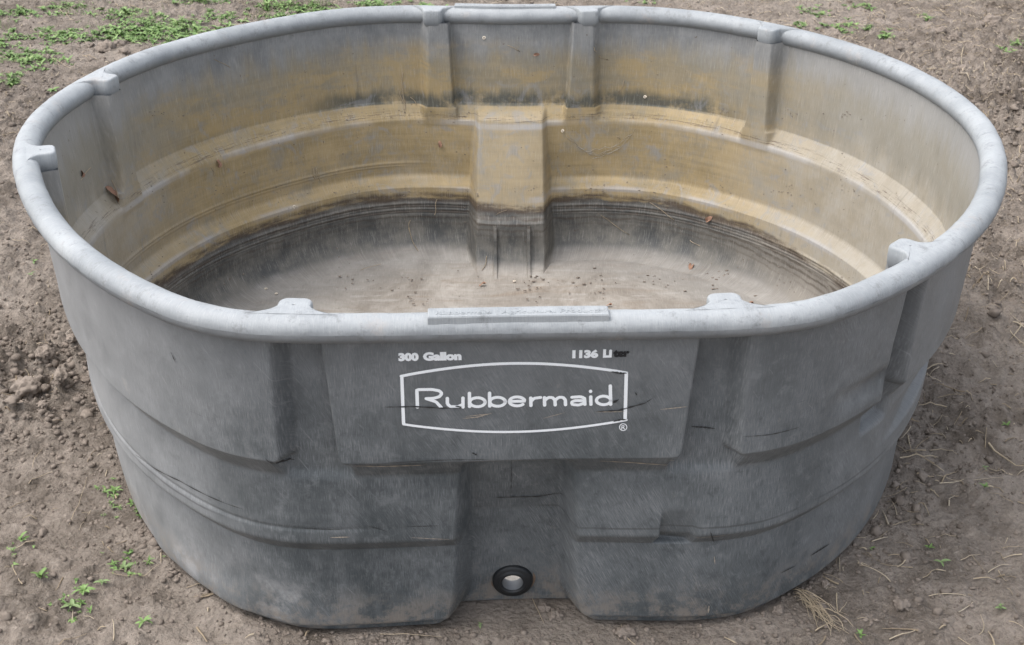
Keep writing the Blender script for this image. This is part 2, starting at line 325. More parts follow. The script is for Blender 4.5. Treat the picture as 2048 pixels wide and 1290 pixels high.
# ---------------------------------------------------------------- tank plan and wall profile
H = 0.575                                           # height of the rim tube's centre
_sym = [0.84018, 0.020766, -0.016537, 0.01386, -0.006262, 0.0029425]
_c = [-0.0003, 0.0007, -0.0, 0.0017, -0.001, 0.0025, 0.0105, -0.0014, -0.0015, -0.0027, 0.0023, 0.0011, -0.0014, 0.0002, -0.0001, -0.0001, 0.001, -0.0006, -0.0007]
def R(ph):
    r = sum(a*np.cos(2*i*ph) for i, a in enumerate(_sym)) + _c[0]
    for k in range(1, 10): r = r + _c[2*k-1]*np.cos(k*ph) + _c[2*k]*np.sin(k*ph)
    dg = np.degrees(ph) % 360
    for a_, w_, v_ in ((270, 7, 0.005), (254, 7, -0.0075), (242, 7, 0.006), (286, 7, -0.0045), (297, 6, 0.006), (90, 12, 0.005)): r = r+v_*np.exp(-((dg-a_)/w_)**2)
    return r
# arc length table
_ph = np.linspace(-math.pi, 3*math.pi, 16001); _rr = R(_ph)
_ds = np.hypot(np.diff(_rr*np.cos(_ph)), np.diff(_rr*np.sin(_ph))); _s = np.concatenate([[0], np.cumsum(_ds)])
PER = float(np.interp(math.pi, _ph, _s)-np.interp(-math.pi, _ph, _s))
def arc(ph): return np.interp(ph, _ph, _s)
def phi_of(s): return np.interp(s, _s, _ph)

def pw(z, pts):
    """piecewise curve with smoothstep joins, pts sorted by descending z"""
    r = np.full(np.shape(z), pts[0][1], float)
    for (z0, v0), (z1, v1) in zip(pts[:-1], pts[1:]):
        t = np.clip((z0-z)/(z0-z1), 0, 1); r = r + (v1-v0)*t
    return r
BASE = [(0.56, 0.004), (0.366, 0.018), (0.328, 0.046), (0.197, 0.054), (0.171, 0.076), (0.022, 0.088), (0.018, 0.089), (0.012, 0.101), (0.0, 0.103)]
# angle, groove depth at top / bottom, where the groove ends, half width
LUGS = [(-110.5, 0.040, 0.050, 0.330, 0.025), (-70.6, 0.040, 0.050, 0.330, 0.025), (-46.2, 0.044, 0.064, 0.300, 0.021), (-167.8, 0.042, 0.050, 0.320, 0.022),
        (162.9, 0.044, 0.050, 0.322, 0.024), (101.5, 0.038, 0.047, 0.325, 0.026), (75.7, 0.038, 0.047, 0.325, 0.026), (44.6, 0.042, 0.049, 0.322, 0.023)]
def adist(ph, a):
    d = (arc(np.mod(ph, 2*math.pi)) - arc(math.radians(a) % (2*math.pi))); return (d+PER/2) % PER - PER/2
def inset(ph, z, inner=False):
    """radial distance of the outer wall face inside the rim's centre line"""
    sl = arc(np.mod(ph, 2*math.pi))
    z2 = z + 0.0035*noise2(sl*2.2, z*0, 3)*sst(0.02, 0.1, z)
    zq = z if inner else z+0.010*sst(0.26, 0.30, z)*sst(0.50, 0.42, z); z2 = z2+(zq-z)
    v = pw(z2+(0.005*sst(0.26, 0.22, z)*sst(0.02, 0.1, z) if inner else 0), BASE)
    v = v + 0.0035*fbm(sl*1.7, z*2.0, 3, 5)*sst(0.0, 0.08, z)*sst(0.56, 0.45, z)
    dg = np.degrees(ph) % 360
    v = v - (0.026*np.exp(-((dg-218)/30)**2)+0.018*np.exp(-((dg-310)/20)**2))*sst(0.42, 0.06, z)
    # faint extra crease above the lower ledge
    v = v + 0.0016*np.exp(-((z2-0.222)/0.0035)**2)*sst(-0.15, -0.35, np.cos(ph)*0.85)
    # tide ridges below the lower ledge
    if inner:
      for zz in (0.126, 0.112, 0.098): v = v + 0.0022*np.exp(-((z2-zz)/0.0034)**2)
    for a, d0, d1, ze, hw in LUGS:
        d = np.abs(adist(ph, a)); t = np.clip((0.56-z)/(0.56-ze), 0, 1)
        q = np.clip((0.376-zq)/0.018, 0, 1); w = hw*(1+0.35*t)+(0.013 if a in (-110.5, -70.6) else 0.006)*(1-np.sqrt(np.clip(1-q*q, 0, 1))); m = 1-sst(w-0.003, w+0.011, d)
        g = d0+(d1-d0)*t; m = m*sst(ze-0.012, ze+0.004, zq)
        v = v + m*np.maximum(g-v, 0)
    # two deep recesses, front and back
    for a, flare in ((-90, 1.0), (88.6, 1.0)):
        d = np.abs(adist(ph, a) + (0.0 if a < 0 else 0.0)); t = np.clip((0.352-z)/0.352, 0, 1)
        if a < 0: dep = pw(z, [(0.345, 0.060), (0.205, 0.113), (0.0, 0.152)])
        else: dep = pw(z, [(0.345, 0.062), (0.126, 0.150), (0.112, 0.162), (0.0, 0.175)])
        q = np.clip((0.075-z)/0.075, 0, 1); w = (0.070 if a < 0 else 0.082) + (0.012 if a < 0 else 0.030)*t + (0.030*(1-np.sqrt(np.clip(1-q*q, 0, 1))) if a < 0 else 0); m = (1-sst(w-0.002, w+(0.018+0.014*t if a < 0 else 0.010+0.008*t), d))*sst(0.362, 0.335, zq)
        v = v + m*np.maximum(dep-v, 0)
    # small moulded pocket above the lower ledge, right of the front recess
    d = adist(ph, -74.3); m = (1-sst(0.020, 0.027, np.abs(d-(z-0.205)*0.10)))*sst(0.238, 0.228, z)*sst(0.168, 0.174, z)*0
    p = adist(ph, -73.0) - 0.012; zz = np.clip((0.245-z)/0.075, 0, 1)
    m = sst(-0.030-0.0, -0.024, p)*(1-sst(0.022, 0.034, p))*sst(0.255, 0.245, z)*sst(0.168, 0.172, z)
    v = v + m*0.020*zz*(0.65+0.35*sst(0.03, -0.03, p))
    # long hollow facet in the middle band at the right end
    p = adist(ph, -33); m = sst(-0.19, 0.02, p)*(1-sst(0.16, 0.26, p)); v = v + m*0.016*sst(0.300, 0.262, z)*sst(0.232, 0.240, z)
    # flattened facet at the foot of the upper band
    p = adist(ph, -52); m = sst(-0.11, 0.0, p)*(1-sst(0.045, 0.052, p)); v = v + m*0.008*sst(0.425, 0.400, z)*(1-sst(0.400, 0.365, z))
    # dented foot, front left
    p = adist(ph, -125); v = v - 0.010*np.exp(-(p/0.22)**2)*np.exp(-((z-0.03)/0.035)**2)*(1+0.5*noise2(sl*14, z*8, 8))
    return v

def inset_in(ph, z):
    """same for the inside face: wall thickness plus the round foot of the wall"""
    v = np.maximum(np.maximum(inset(ph, np.maximum(z-0.005, 0), True), inset(ph, z+0.002, True))+0.0075, inset(ph, z)+0.006)
    f = np.clip((0.075-z)/0.063, 0, 1); near = 1-0.85*np.exp(-(adist(ph, -90.4)/0.045)**4); return v+0.062*near*(1-np.sqrt(np.clip(1-f*f, 0, 1)))

# angle samples: dense where the camera sees that face
def samples(dense_from, dense_to, start):
    s0 = arc(start); pts = []; s = s0
    while s < s0+PER-0.0015:
        a = math.degrees(phi_of(s)) % 360; inside = (dense_from <= a <= dense_to) if dense_from < dense_to else (a >= dense_from or a <= dense_to)
        pts.append(s); s += 0.0026 if inside else 0.0070
    return phi_of(np.array(pts)), np.array(pts)-s0
def zrows(fine, coarse, zones, z0, z1):
    zs = [z0]
    while zs[-1] > z1:
        z = zs[-1]; st = fine if any(a >= z >= b for a, b in zones) else coarse; zs.append(z-st)
    zs[-1] = z1; return np.array(zs)
ZONES = [(0.378, 0.333), (0.232, 0.210), (0.196, 0.106), (0.028, 0.0)]

DRAIN = on_plane_y(1025, 1157, -0.640)
def _drain():
    z = 0.0; P = None
    for yy in np.linspace(-0.72, -0.58, 141):
        q = on_plane_y(1025, 1157, yy); rr = math.hypot(q[0], q[1]); a = math.atan2(q[1], q[0])
        d = abs(rr-(R(a)-inset(np.array([a]), np.array([q[2]]))[0]))
        if P is None or d < P[0]: P = (d, q)
    return P[1]
DRAIN = _drain()

def shell(start, dense, extra, name, mat, z0, z1, thick=False):
    ph, sl = samples(*dense, start); zs = zrows(0.0013, 0.0042, ZONES, z0, z1); n, m = len(ph), len(zs)
    PH, Z = np.meshgrid(ph, zs)
    if thick:
        ins = inset_in(PH, Z)
    else: ins = inset(PH, Z)
    r = R(PH)-ins; V = np.stack([r*np.cos(PH), r*np.sin(PH), Z], -1).reshape(-1, 3)
    # duplicate first column at the end so the UV seam is clean
    Vg = V.reshape(m, n, 3); Vg = np.concatenate([Vg, Vg[:, :1]], 1); U = np.concatenate([sl, [PER]])
    uv = np.stack(np.meshgrid(U, zs), -1).reshape(-1, 2); n += 1
    i = np.arange((m-1)*n).reshape(m-1, n)[:, :-1].ravel(); F = np.stack([i, i+n, i+n+1, i+1], 1)
    if thick: F = F[:, ::-1]
    V = Vg.reshape(-1, 3); c = V[F].mean(1)
    keep = ~((np.hypot(c[:, 0]-DRAIN[0], c[:, 2]-DRAIN[2]) < (0.0245 if thick else 0.021)) & (c[:, 1] < -0.60)); F = F[keep]
    return V, F, uv, Vg[-1]

stock_tank = link(bpy.data.objects.new('stock_tank', None))
tag(stock_tank, 'large grey oval plastic stock tank with white logo and drain hole, sitting on bare soil', 'water tank')
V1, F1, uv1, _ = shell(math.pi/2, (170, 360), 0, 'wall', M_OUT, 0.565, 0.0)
V2, F2, uv2, ringb = shell(-math.pi/2, (330, 212), 0, 'wall', M_IN, 0.565, 0.0125, thick=True)
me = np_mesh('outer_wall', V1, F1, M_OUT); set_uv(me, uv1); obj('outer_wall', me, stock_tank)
me = np_mesh('inner_wall', V2, F2, M_IN); set_uv(me, uv2); obj('inner_wall', me, stock_tank)
# floor: rings shrinking from the foot of the inner wall
sc = np.concatenate([[1.0, 0.985, 0.96], np.linspace(0.93, 0.03, 60)]); ring = ringb[::2]; n = len(ring)
Vf = np.concatenate([np.c_[ring[:, :2]*k, 0.0125+0*ring[:, 0]] for k in sc] + [[[0, 0, 0.0125]]])
Vf[n:, 2] += 0.004*fbm(Vf[n:, 0]*3, Vf[n:, 1]*3, 3, 31)
q = np.arange((len(sc)-1)*n).reshape(-1, n); a = q.ravel(); b = np.roll(q, -1, 1).ravel()
Ff = np.stack([a, b, b+n, a+n], 1); me = np_mesh('floor', Vf, Ff, M_IN); set_uv(me, Vf[:, :2]); obj('tank_floor', me, stock_tank)

# rim tube
def sweep_rim():
    s = np.arange(0, PER, 0.006); ph = phi_of(arc(0.0)+s); n = len(ph); r = R(ph); C = np.stack([r*np.cos(ph), r*np.sin(ph)], -1)
    T = np.roll(C, -1, 0)-np.roll(C, 1, 0); T /= np.linalg.norm(T, axis=1)[:, None]; N = np.stack([T[:, 1], -T[:, 0]], -1)   # outwards
    K = 28; th = np.linspace(0, 2*math.pi, K+1); rad = 0.0212
    TH, SS = np.meshgrid(th, s); rr = rad*(1+0.045*np.cos(2*TH-1.0)) + 0.0006*fbm(SS*7, np.cos(TH)*1.5+TH*0, 3, 41) + 0.0004*noise2(SS*60, TH*3, 2)
    X = C[:, None, :]+N[:, None, :]*(rr*np.cos(TH))[..., None]; Z = H+rr*np.sin(TH)*0.97 + 0.0012*noise2(SS*1.3, SS*0, 4)
    V = np.concatenate([X, Z[..., None]], -1).reshape(-1, 3); V = V.reshape(n, K+1, 3); V = np.concatenate([V, V[:1]], 0)
    uv = np.stack(np.meshgrid(th*rad, np.concatenate([s, [PER]]), indexing='xy'), -1).reshape(-1, 2)[:, ::-1]
    i = np.arange(n*(K+1)).reshape(n, K+1)[:, :-1].ravel(); F = np.stack([i, i+K+1, i+K+2, i+1], 1)
    me = np_mesh('rim', V.reshape(-1, 3), F, M_RIM); set_uv(me, uv); return obj('rim', me, stock_tank)
sweep_rim()

def frame_at(ang, n=0.0, z=0.0):
    """origin on rim centre line, tangent (ccw) and inward normal"""
    e = 1e-3; p = lambda a: np.array([R(a)*math.cos(a), R(a)*math.sin(a)])
    T = p(ang+e)-p(ang-e); T /= np.linalg.norm(T); N = np.array([-T[1], T[0]]); return p(ang), T, N

# lugs: flat ears with a screw hole, standing on the inside pilasters
def lug(ang_deg, hw=0.0225, reach=0.054):
    P, T, N = frame_at(math.radians(ang_deg)); bm = bmesh.new()
    def outline(s, grow):
        pts = []; w = hw+grow; L = reach+grow; rc = 0.011
        # inner end with rounded corners, flaring into the rim
        def flare(nn): return w+0.013*max(0, 1-(nn-0.012)/0.016)**2 if nn < 0.028 else w
        for nn in np.linspace(0.0, L-rc, 12): pts.append((flare(nn), nn))
        for t in np.linspace(0, math.pi/2, 7)[1:]: pts.append((w-rc+rc*math.cos(t), L-rc+rc*math.sin(t)))
        for t in np.linspace(math.pi/2, math.pi, 7)[:-1]: pts.append((-(w-rc)+rc*math.cos(t), L-rc+rc*math.sin(t)))
        for nn in np.linspace(L-rc, 0.0, 12): pts.append((-flare(nn), nn))
        return pts
    def put(t, n_, z): return bm.verts.new((P[0]+T[0]*t+N[0]*n_, P[1]+T[1]*t+N[1]*n_, z))
    levels = [(-0.004, 0.5955), (-0.0022, 0.5951), (-0.0008, 0.5938), (0.0, 0.5912), (0.0003, 0.58), (0.0, 0.568), (-0.002, 0.560), (-0.006, 0.554)]
    rings = [[put(t, n_, z) for t, n_ in outline(0, g)] for g, z in levels]; k = len(rings[0])
    for a, b in zip(rings[:-1], rings[1:]):
        for i in range(k-1): bm.faces.new((a[i], a[i+1], b[i+1], b[i]))
    # top sheet with a hole
    hc = (0.0, 0.026); hr = 0.0025; top = outline(0, -0.004); hole = []; hole2 = []; hole3 = []
    for t, n_ in top:
        a = math.atan2(n_-hc[1], t-hc[0]); hole.append(put(hr*math.cos(a), hc[1]+hr*math.sin(a), 0.5955)); hole2.append(put(hr*0.9*math.cos(a), hc[1]+hr*0.9*math.sin(a), 0.578))
    for i in range(k-1):
        bm.faces.new((rings[0][i+1], rings[0][i], hole[i], hole[i+1])); bm.faces.new((hole[i+1], hole[i], hole2[i], hole2[i+1]))
    bm.faces.new((rings[0][0], rings[0][-1], hole[-1], hole[0])); bm.faces.new((hole[0], hole[-1], hole2[-1], hole2[0]))
    me = bpy.data.meshes.new('lug'); bmesh.ops.recalc_face_normals(bm, faces=bm.faces); bm.to_mesh(me); bm.free(); me.materials.append(M_RIM)
    me.polygons.foreach_set('use_smooth', [abs(p.normal.z) < 0.97 for p in me.polygons]); uv = me.uv_layers.new(name='UVMap')
    co = np.empty(len(me.vertices)*3); me.vertices.foreach_get('co', co); co = co.reshape(-1, 3); vi = np.empty(len(me.loops), np.int32); me.loops.foreach_get('vertex_index', vi)
    uv.data.foreach_set('uv', (co[vi][:, :2]).astype(np.float32).ravel()); return obj('lug', me, stock_tank)
for L in LUGS: lug(L[0], reach=L[1]+0.0085)

# ---------------------------------------------------------------- flat print and scuffs laid on the front wall
def wall_pt(x, z, off):
    """point on the outer front wall with world x and z, lifted by off"""
    a = np.full(np.shape(x), -math.pi/2); x = np.asarray(x, float); z = np.asarray(z, float)
    for _ in range(6):
        r = R(a)-inset(a, z)+off; c = np.clip(x/r, -1, 1); a = -np.arccos(c)
    r = R(a)-inset(a, z)+off; return np.stack([r*np.cos(a), r*np.sin(a), z], -1)
def px2xz(px, py, it=3):
    y = -0.775
    for _ in range(it+3):
        q = on_plane_y(px, py, y); w = wall_pt(q[0], q[2], 0); y = w[1]
    q = on_plane_y(px, py, y); return q[0], q[2]
def resample(pts, step):
    pts = np.array(pts, float); d = np.r_[0, np.cumsum(np.hypot(*np.diff(pts, axis=0).T))]
    n = max(2, int(d[-1]/step)+1); t = np.linspace(0, d[-1], n); return np.c_[np.interp(t, d, pts[:, 0]), np.interp(t, d, pts[:, 1])]
class Print:
    def __init__(s): s.v = []; s.f = []; s.k = 0
    def ribbon(s, pts, w, off, taper=False, step=0.0025):
        """pts in wall metres (x,z); w = width"""
        P = resample(pts, step); T = np.gradient(P, axis=0); T /= np.maximum(np.linalg.norm(T, axis=1), 1e-9)[:, None]; N = np.c_[-T[:, 1], T[:, 0]]
        hw = np.full(len(P), w/2); 
        if taper: t = np.linspace(0, 1, len(P)); hw = hw*np.clip(np.sin(np.pi*t)**0.6, 0.05, 1)*(0.7+0.3*np.sin(t*37+len(P)))
        # round caps
        if not taper:
            L, Rr = [], []
            for sgn, i in ((-1, 0), (1, -1)):
                for t in (0.95, 0.7, 0.35) if sgn < 0 else (0.35, 0.7, 0.95):
                    c = P[i]+sgn*T[i]*hw[i]*t; h = hw[i]*math.sqrt(1-t*t); (L if sgn < 0 else Rr).append((c, h, N[i]))
            C = [c for c, h, n in L]+list(P)+[c for c, h, n in Rr]; Hh = [h for c, h, n in L]+list(hw)+[h for c, h, n in Rr]; NN = [n for c, h, n in L]+list(N)+[n for c, h, n in Rr]
            P, hw, N = np.array(C), np.array(Hh), np.array(NN)
        A = P+N*hw[:, None]; B = P-N*hw[:, None]; s.k += 1; o = off+0.00004*(s.k % 12)
        V = np.concatenate([wall_pt(A[:, 0], A[:, 1], o), wall_pt(B[:, 0], B[:, 1], o)]); b = sum(len(x) for x in s.v); n = len(P)
        s.v.append(V); i = np.arange(n-1); s.f.append(np.stack([i, i+1, i+1+n, i+n], 1)+b)
    def build(s, name, mat, parent=stock_tank):
        return obj(name, np_mesh(name, np.concatenate(s.v), np.concatenate(s.f), mat), parent)
# crop pixels of the logo detail -> photograph pixels -> wall metres
def lg(pts): return [px2xz(540+x*0.390625, 560+y*0.390625) for x, y in pts]
def arcpts(cx, cy, rx, ry, a0, a1, n=14): return [(cx+rx*math.cos(math.radians(a)), cy-ry*math.sin(math.radians(a))) for a in np.linspace(a0, a1, n)]
MPP = 0.390625/1545                                  # crop pixel in metres on the wall
def letters(strokes, width, name, mat, off=0.0007):
    p = Print()
    for st in strokes: p.ribbon(lg(st), width*MPP, off)
    return p.build(name, mat)
fr = Print()
top = [(672+t*1153, 491-t*17-57*math.sin(math.pi*t)**0.9) for t in np.linspace(0, 1, 26)]
bot = [(684+t*1140, 737-t*22+50*math.sin(math.pi*t)**0.9) for t in np.linspace(0, 1, 26)]
fr.ribbon(lg(top), 17*MPP, 0.0007); fr.ribbon(lg(bot), 15*MPP, 0.0007)
fr.ribbon(lg([(675, 494), (684, 732)]), 18*MPP, 0.0007); fr.ribbon(lg([(1824, 478), (1818, 708)]), 19*MPP, 0.0007); fr.build('logo_frame', M_WHITE)
W1 = 18.5
L_ = {
 'letter_r': [[(755, 650), (752, 560), (830, 559), (868, 566), (880, 580), (868, 596), (838, 604), (800, 606)], [(800, 606), (850, 622), (876, 650)]],
 'letter_u': [[(908, 604), (908, 632), (922, 646), (960, 648), (986, 636)], [(988, 602), (988, 650)]],
 'letter_b': [[(1021, 578), (1022, 647)], arcpts(1062, 624, 40, 23, 0, 360, 22)],
 'letter_b2': [[(1124, 577), (1125, 645)], arcpts(1165, 622, 40, 23, 0, 360, 22)],
 'letter_e': [[(1226, 620), (1304, 619)] + arcpts(1265, 620, 40, 23, 0, 318, 22)],
 'letter_r2': [[(1335, 602), (1336, 642)], [(1336, 620), (1352, 604), (1385, 600)]],
 'letter_m': [[(1405, 600), (1406, 640)], [(1406, 616), (1424, 600), (1446, 600), (1459, 614), (1460, 639)], [(1460, 614), (1477, 599), (1500, 599), (1512, 612), (1513, 638)]],
 'letter_a': [[(1546, 599), (1590, 596), (1610, 604), (1612, 636)], [(1611, 616), (1560, 616), (1543, 624), (1548, 636), (1580, 639), (1611, 628)]],
 'letter_i': [[(1642, 596), (1643, 636)], [(1641, 567), (1641, 570)]],
 'letter_d': [[(1742, 540), (1744, 636)], arcpts(1708, 615, 37, 22, 0, 360, 22)],
}
for nm, st in L_.items(): letters(st, W1, nm.rstrip('2'), M_WHITE)
letters([arcpts(1808, 752, 19, 18, 0, 360, 24), [(1801, 762), (1801, 744), (1813, 744), (1815, 750), (1809, 753), (1802, 753)], [(1808, 754), (1815, 762)]], 5, 'registered_mark', M_WHITE)

def wall_text(txt, x0, x1, ybase0, ybase1, hpx, name, mat, bold=0.07, off=0.0008):
    cu = bpy.data.curves.new(name, 'FONT'); cu.body = txt; cu.size = 1; cu.offset = bold; cu.resolution_u = 3
    o = bpy.data.objects.new(name, cu); S.collection.objects.link(o); dg = bpy.context.evaluated_depsgraph_get()
    me = bpy.data.meshes.new_from_object(o.evaluated_get(dg)); S.collection.objects.unlink(o); bpy.data.objects.remove(o)
    co = np.empty(len(me.vertices)*3); me.vertices.foreach_get('co', co); co = co.reshape(-1, 3)
    u = (co[:, 0]-co[:, 0].min())/(co[:, 0].max()-co[:, 0].min()); v = co[:, 1]/0.70
    A = np.array(lg([(x0, ybase0)])[0]); B = np.array(lg([(x1, ybase1)])[0])
    xz = A+(B-A)*u[:, None]; xz[:, 1] += v*hpx*MPP*1.08
    w = wall_pt(xz[:, 0], xz[:, 1], off); me.vertices.foreach_set('co', w.ravel().astype(np.float32)); me.update()
    if me.polygons and sum(p.normal.y for p in me.polygons) > 0: me.flip_normals()
    me.materials.clear(); me.materials.append(mat); return obj(name, me, stock_tank)
wall_text('300', 658, 762, 411, 409, 40, 'lettering', M_WHITE)
wall_text('Gallon', 784, 981, 409, 405, 42, 'lettering', M_WHITE)
wall_text('1136', 1547, 1680, 396, 394, 40, 'lettering', M_WHITE)
wall_text('Li', 1704, 1750, 393, 392, 42, 'lettering', M_WHITE)
wall_text('ter', 1756, 1840, 391, 388, 40, 'lettering', M_BLKPR)

# scuffs, gouges and one painted crease shade, in photograph pixels
def scuff(pts, wpx, mat=M_SCUFF_CREASE, name='scuff_crease_mark', off=0.0017):
    p = Print(); p.ribbon([px2xz(x, y) for x, y in pts], wpx/1540, off, taper=True, step=0.002); return p.build(name, mat)
B1 = [([(765, 813), (830, 812), (885, 815), (925, 815)], 4), ([(1190, 822), (1235, 820), (1290, 805), (1305, 795)], 4.5), ([(1222, 742), (1240, 745), (1254, 745)], 6),
      ([(1226, 842), (1242, 838), (1254, 838)], 5), ([(1270, 783), (1274, 790)], 5), ([(1382, 852), (1405, 853), (1430, 856)], 5), ([(1225, 805), (1238, 797)], 7),
      ([(910, 811), (925, 813)], 4), ([(342, 702), (352, 725)], 3), ([(944, 904), (954, 909)], 5), ([(760, 925), (880, 919), (1000, 917)], 2.2),
      ([(1620, 1110), (1640, 1098), (1660, 1085)], 6), ([(1560, 1145), (1592, 1129)], 4), ([(1485, 872), (1540, 868), (1600, 852)], 2.5),
      ([(985, 994), (1020, 993), (1075, 992), (1128, 991)], 4), ([(1023, 925), (1022, 990)], 1.6),
      ([(735, 1050), (775, 1062)], 2), ([(812, 1052), (880, 1050)], 2), ([(268, 905), (360, 960), (488, 1017)], 3.2),  # last one: shade of the crease above the lower ledge, drawn dark
      ([(530, 915), (560, 920), (590, 918)], 5), ([(1420, 1060), (1428, 1085)], 4), ([(600, 1055), (690, 1058)], 2)]
for pts, w in B1: scuff(pts, w)
for pts, w in [([(925, 836), (955, 833), (984, 825)], 3.5), ([(930, 832), (984, 826)], 2.5), ([(1190, 823), (1250, 822)], 2.5), ([(1320, 818), (1375, 812)], 3), ([(1085, 836), (1130, 824)], 1.6)]:
    scuff(pts, w, M_GOUGE, 'gouge', 0.0014)
for pts, w in [([(708, 931), (770, 932), (850, 929)], 5), ([(1198, 921), (1260, 924), (1350, 920)], 5), ([(1384, 1071), (1462, 1068)], 2.5), ([(660, 1074), (700, 1073)], 4), ([(820, 1074), (900, 1078)], 2),
               ([(1428, 1112), (1430, 1128)], 3), ([(1418, 1210), (1416, 1226)], 5)]:
    scuff(pts, w, M_GOUGE, 'dust_streak', 0.0012)

# ---------------------------------------------------------------- name plates on the rim
def co_uv(me):
    for l in list(me.uv_layers): me.uv_layers.remove(l)
    co = np.empty(len(me.vertices)*3); me.vertices.foreach_get('co', co); set_uv(me, co.reshape(-1, 3)[:, :2])
def name_plate(ang, front):
    P, T, N = frame_at(ang); L = 0.116; bm = bmesh.new()
    prof = [(-0.0172, 0.584), (-0.0168, 0.5965), (-0.0158, 0.5982), (0.0060, 0.5994), (0.0075, 0.5980), (0.0085, 0.585)]
    cols = []
    for t in (-L, -L+0.0015, -0.09, -0.06, -0.03, 0, 0.03, 0.06, 0.09, L-0.0015, L):
        e = 0.001 if abs(t) == L else 0; P2, T2, N2 = frame_at(ang+t/math.hypot(*P)); N2 = N*0.8+N2*0.2
        cols.append([bm.verts.new((P2[0]+N2[0]*n_, P2[1]+N2[1]*n_, z-(e if z > 0.59 else 0))) for n_, z in prof])
    for a, b in zip(cols[:-1], cols[1:]):
        for i in range(len(prof)-1): bm.faces.new((a[i], a[i+1], b[i+1], b[i]))
    bm.faces.new(cols[0]); bm.faces.new(cols[-1]); bmesh.ops.recalc_face_normals(bm, faces=bm.faces)
    me = bpy.data.meshes.new('name_plate'); bm.to_mesh(me); bm.free(); me.materials.append(M_RIM); co_uv(me); o = obj('name_plate', me, stock_tank)
    cu = bpy.data.curves.new('embossed_lettering', 'FONT'); cu.body = 'Rubbermaid | Agricultural Products'; cu.size = 1; cu.offset = 0.012; cu.extrude = 0.06
    c = bpy.data.objects.new('embossed_lettering', cu); S.collection.objects.link(c); dg = bpy.context.evaluated_depsgraph_get()
    me = bpy.data.meshes.new_from_object(c.evaluated_get(dg)); bpy.data.objects.remove(c)
    co = np.empty(len(me.vertices)*3); me.vertices.foreach_get('co', co); co = co.reshape(-1, 3)
    u = (co[:, 0]-co[:, 0].min())/(np.ptp(co[:, 0]))*2-1; v = co[:, 1]; s = 0.0115
    t = u*0.106*(1 if front else -1)*1.0; n_ = -0.0110+v*s if front else 0.002-v*s
    # T runs ccw: at the front that is +X already
    z = 0.5982+(n_+0.0158)*0.055+np.where(co[:, 2] > 0, 0.0006, -0.001)
    aa = ang+t/math.hypot(*P); w = np.stack([R(aa)*np.cos(aa)+N[0]*n_, R(aa)*np.sin(aa)+N[1]*n_, z], -1); me.vertices.foreach_set('co', w.ravel().astype(np.float32)); me.materials.clear(); me.materials.append(M_RIM); me.update()
    co_uv(me); obj('embossed_lettering', me, o)
name_plate(-math.pi/2, True); name_plate(math.pi/2-0.008, False)

# ---------------------------------------------------------------- drain fitting
def revolve(name, prof, mat, centre, axis_tilt, parent, seg=56):
    """profile (radius, along outward axis); axis points to -Y, tilted down"""
    bm = bmesh.new(); rings = []; ct, st = math.cos(axis_tilt), math.sin(axis_tilt)
    for r, h in prof:
        ring = []
        for i in range(seg):
            a = 2*math.pi*i/seg; x, y, z = r*math.cos(a), -h, r*math.sin(a); y, z = y*ct-z*st*-1*-1, z*ct+y*st*1
            ring.append(bm.verts.new((centre[0]+x, centre[1]+y, centre[2]+z)))
        rings.append(ring)
    for a, b in zip(rings[:-1], rings[1:]):
        for i in range(seg): bm.faces.new((a[i], a[(i+1) % seg], b[(i+1) % seg], b[i]))
    bmesh.ops.recalc_face_normals(bm, faces=bm.faces); me = bpy.data.meshes.new(name); bm.to_mesh(me); bm.free(); me.materials.append(mat)
    me.polygons.foreach_set('use_smooth', np.ones(len(me.polygons), bool)); return obj(name, me, parent)
tilt = 0.10
dr = revolve('drain_fitting', [(0.0165, -0.004), (0.0165, 0.010), (0.0185, 0.0125), (0.0215, 0.0125), (0.0235, 0.0105), (0.0255, 0.0095), (0.0300, 0.0090), (0.0318, 0.0065), (0.0322, -0.002), (0.0225, -0.003)], M_BLACK, DRAIN, tilt, stock_tank)
revolve('pipe_bore', [(0.0164, 0.009), (0.0162, -0.006), (0.0160, -0.012)], M_PIPE, DRAIN, tilt, dr)
revolve('clay_smear', [(0.031, 0.0005), (0.0345, 0.0022), (0.0365, 0.0012), (0.0372, -0.001)], M_GOUGE if False else mat_var('dried_mud', [(0.0, (0.15, 0.10, 0.07)), (1.0, (0.27, 0.20, 0.15))], 0.9, 60), DRAIN+np.array([0, 0.001, 0.002]), tilt, dr)

# two stiffening fins on the foot of the back recess
def fin(x):
    bm = bmesh.new(); prof = []
    for z in np.linspace(0.112, 0.012, 14):
        a = math.atan2(0.6, x); a = math.acos(max(-1, min(1, x/0.63)))
        y = math.sin(a)*(float(R(a))-float(inset_in(np.array([a]), np.array([z]))[0]))
        out = 0.004+0.010*min(1, (0.112-z)/0.03); prof.append((y+0.004, y-out, z))
    rows = [[bm.verts.new((x+dx, yy, z)) for dx, yy in ((-0.0045, a_), (-0.0036, b_), (0.0036, b_), (0.0045, a_))] for a_, b_, z in prof]
    for p, q in zip(rows[:-1], rows[1:]):
        for i in range(3): bm.faces.new((p[i], p[i+1], q[i+1], q[i]))
    bm.faces.new(rows[0]); bmesh.ops.recalc_face_normals(bm, faces=bm.faces)
    me = bpy.data.meshes.new('fin'); bm.to_mesh(me); bm.free(); me.materials.append(M_IN); obj('fin', me, stock_tank)
for x in (-0.022, 0.058): fin(x)

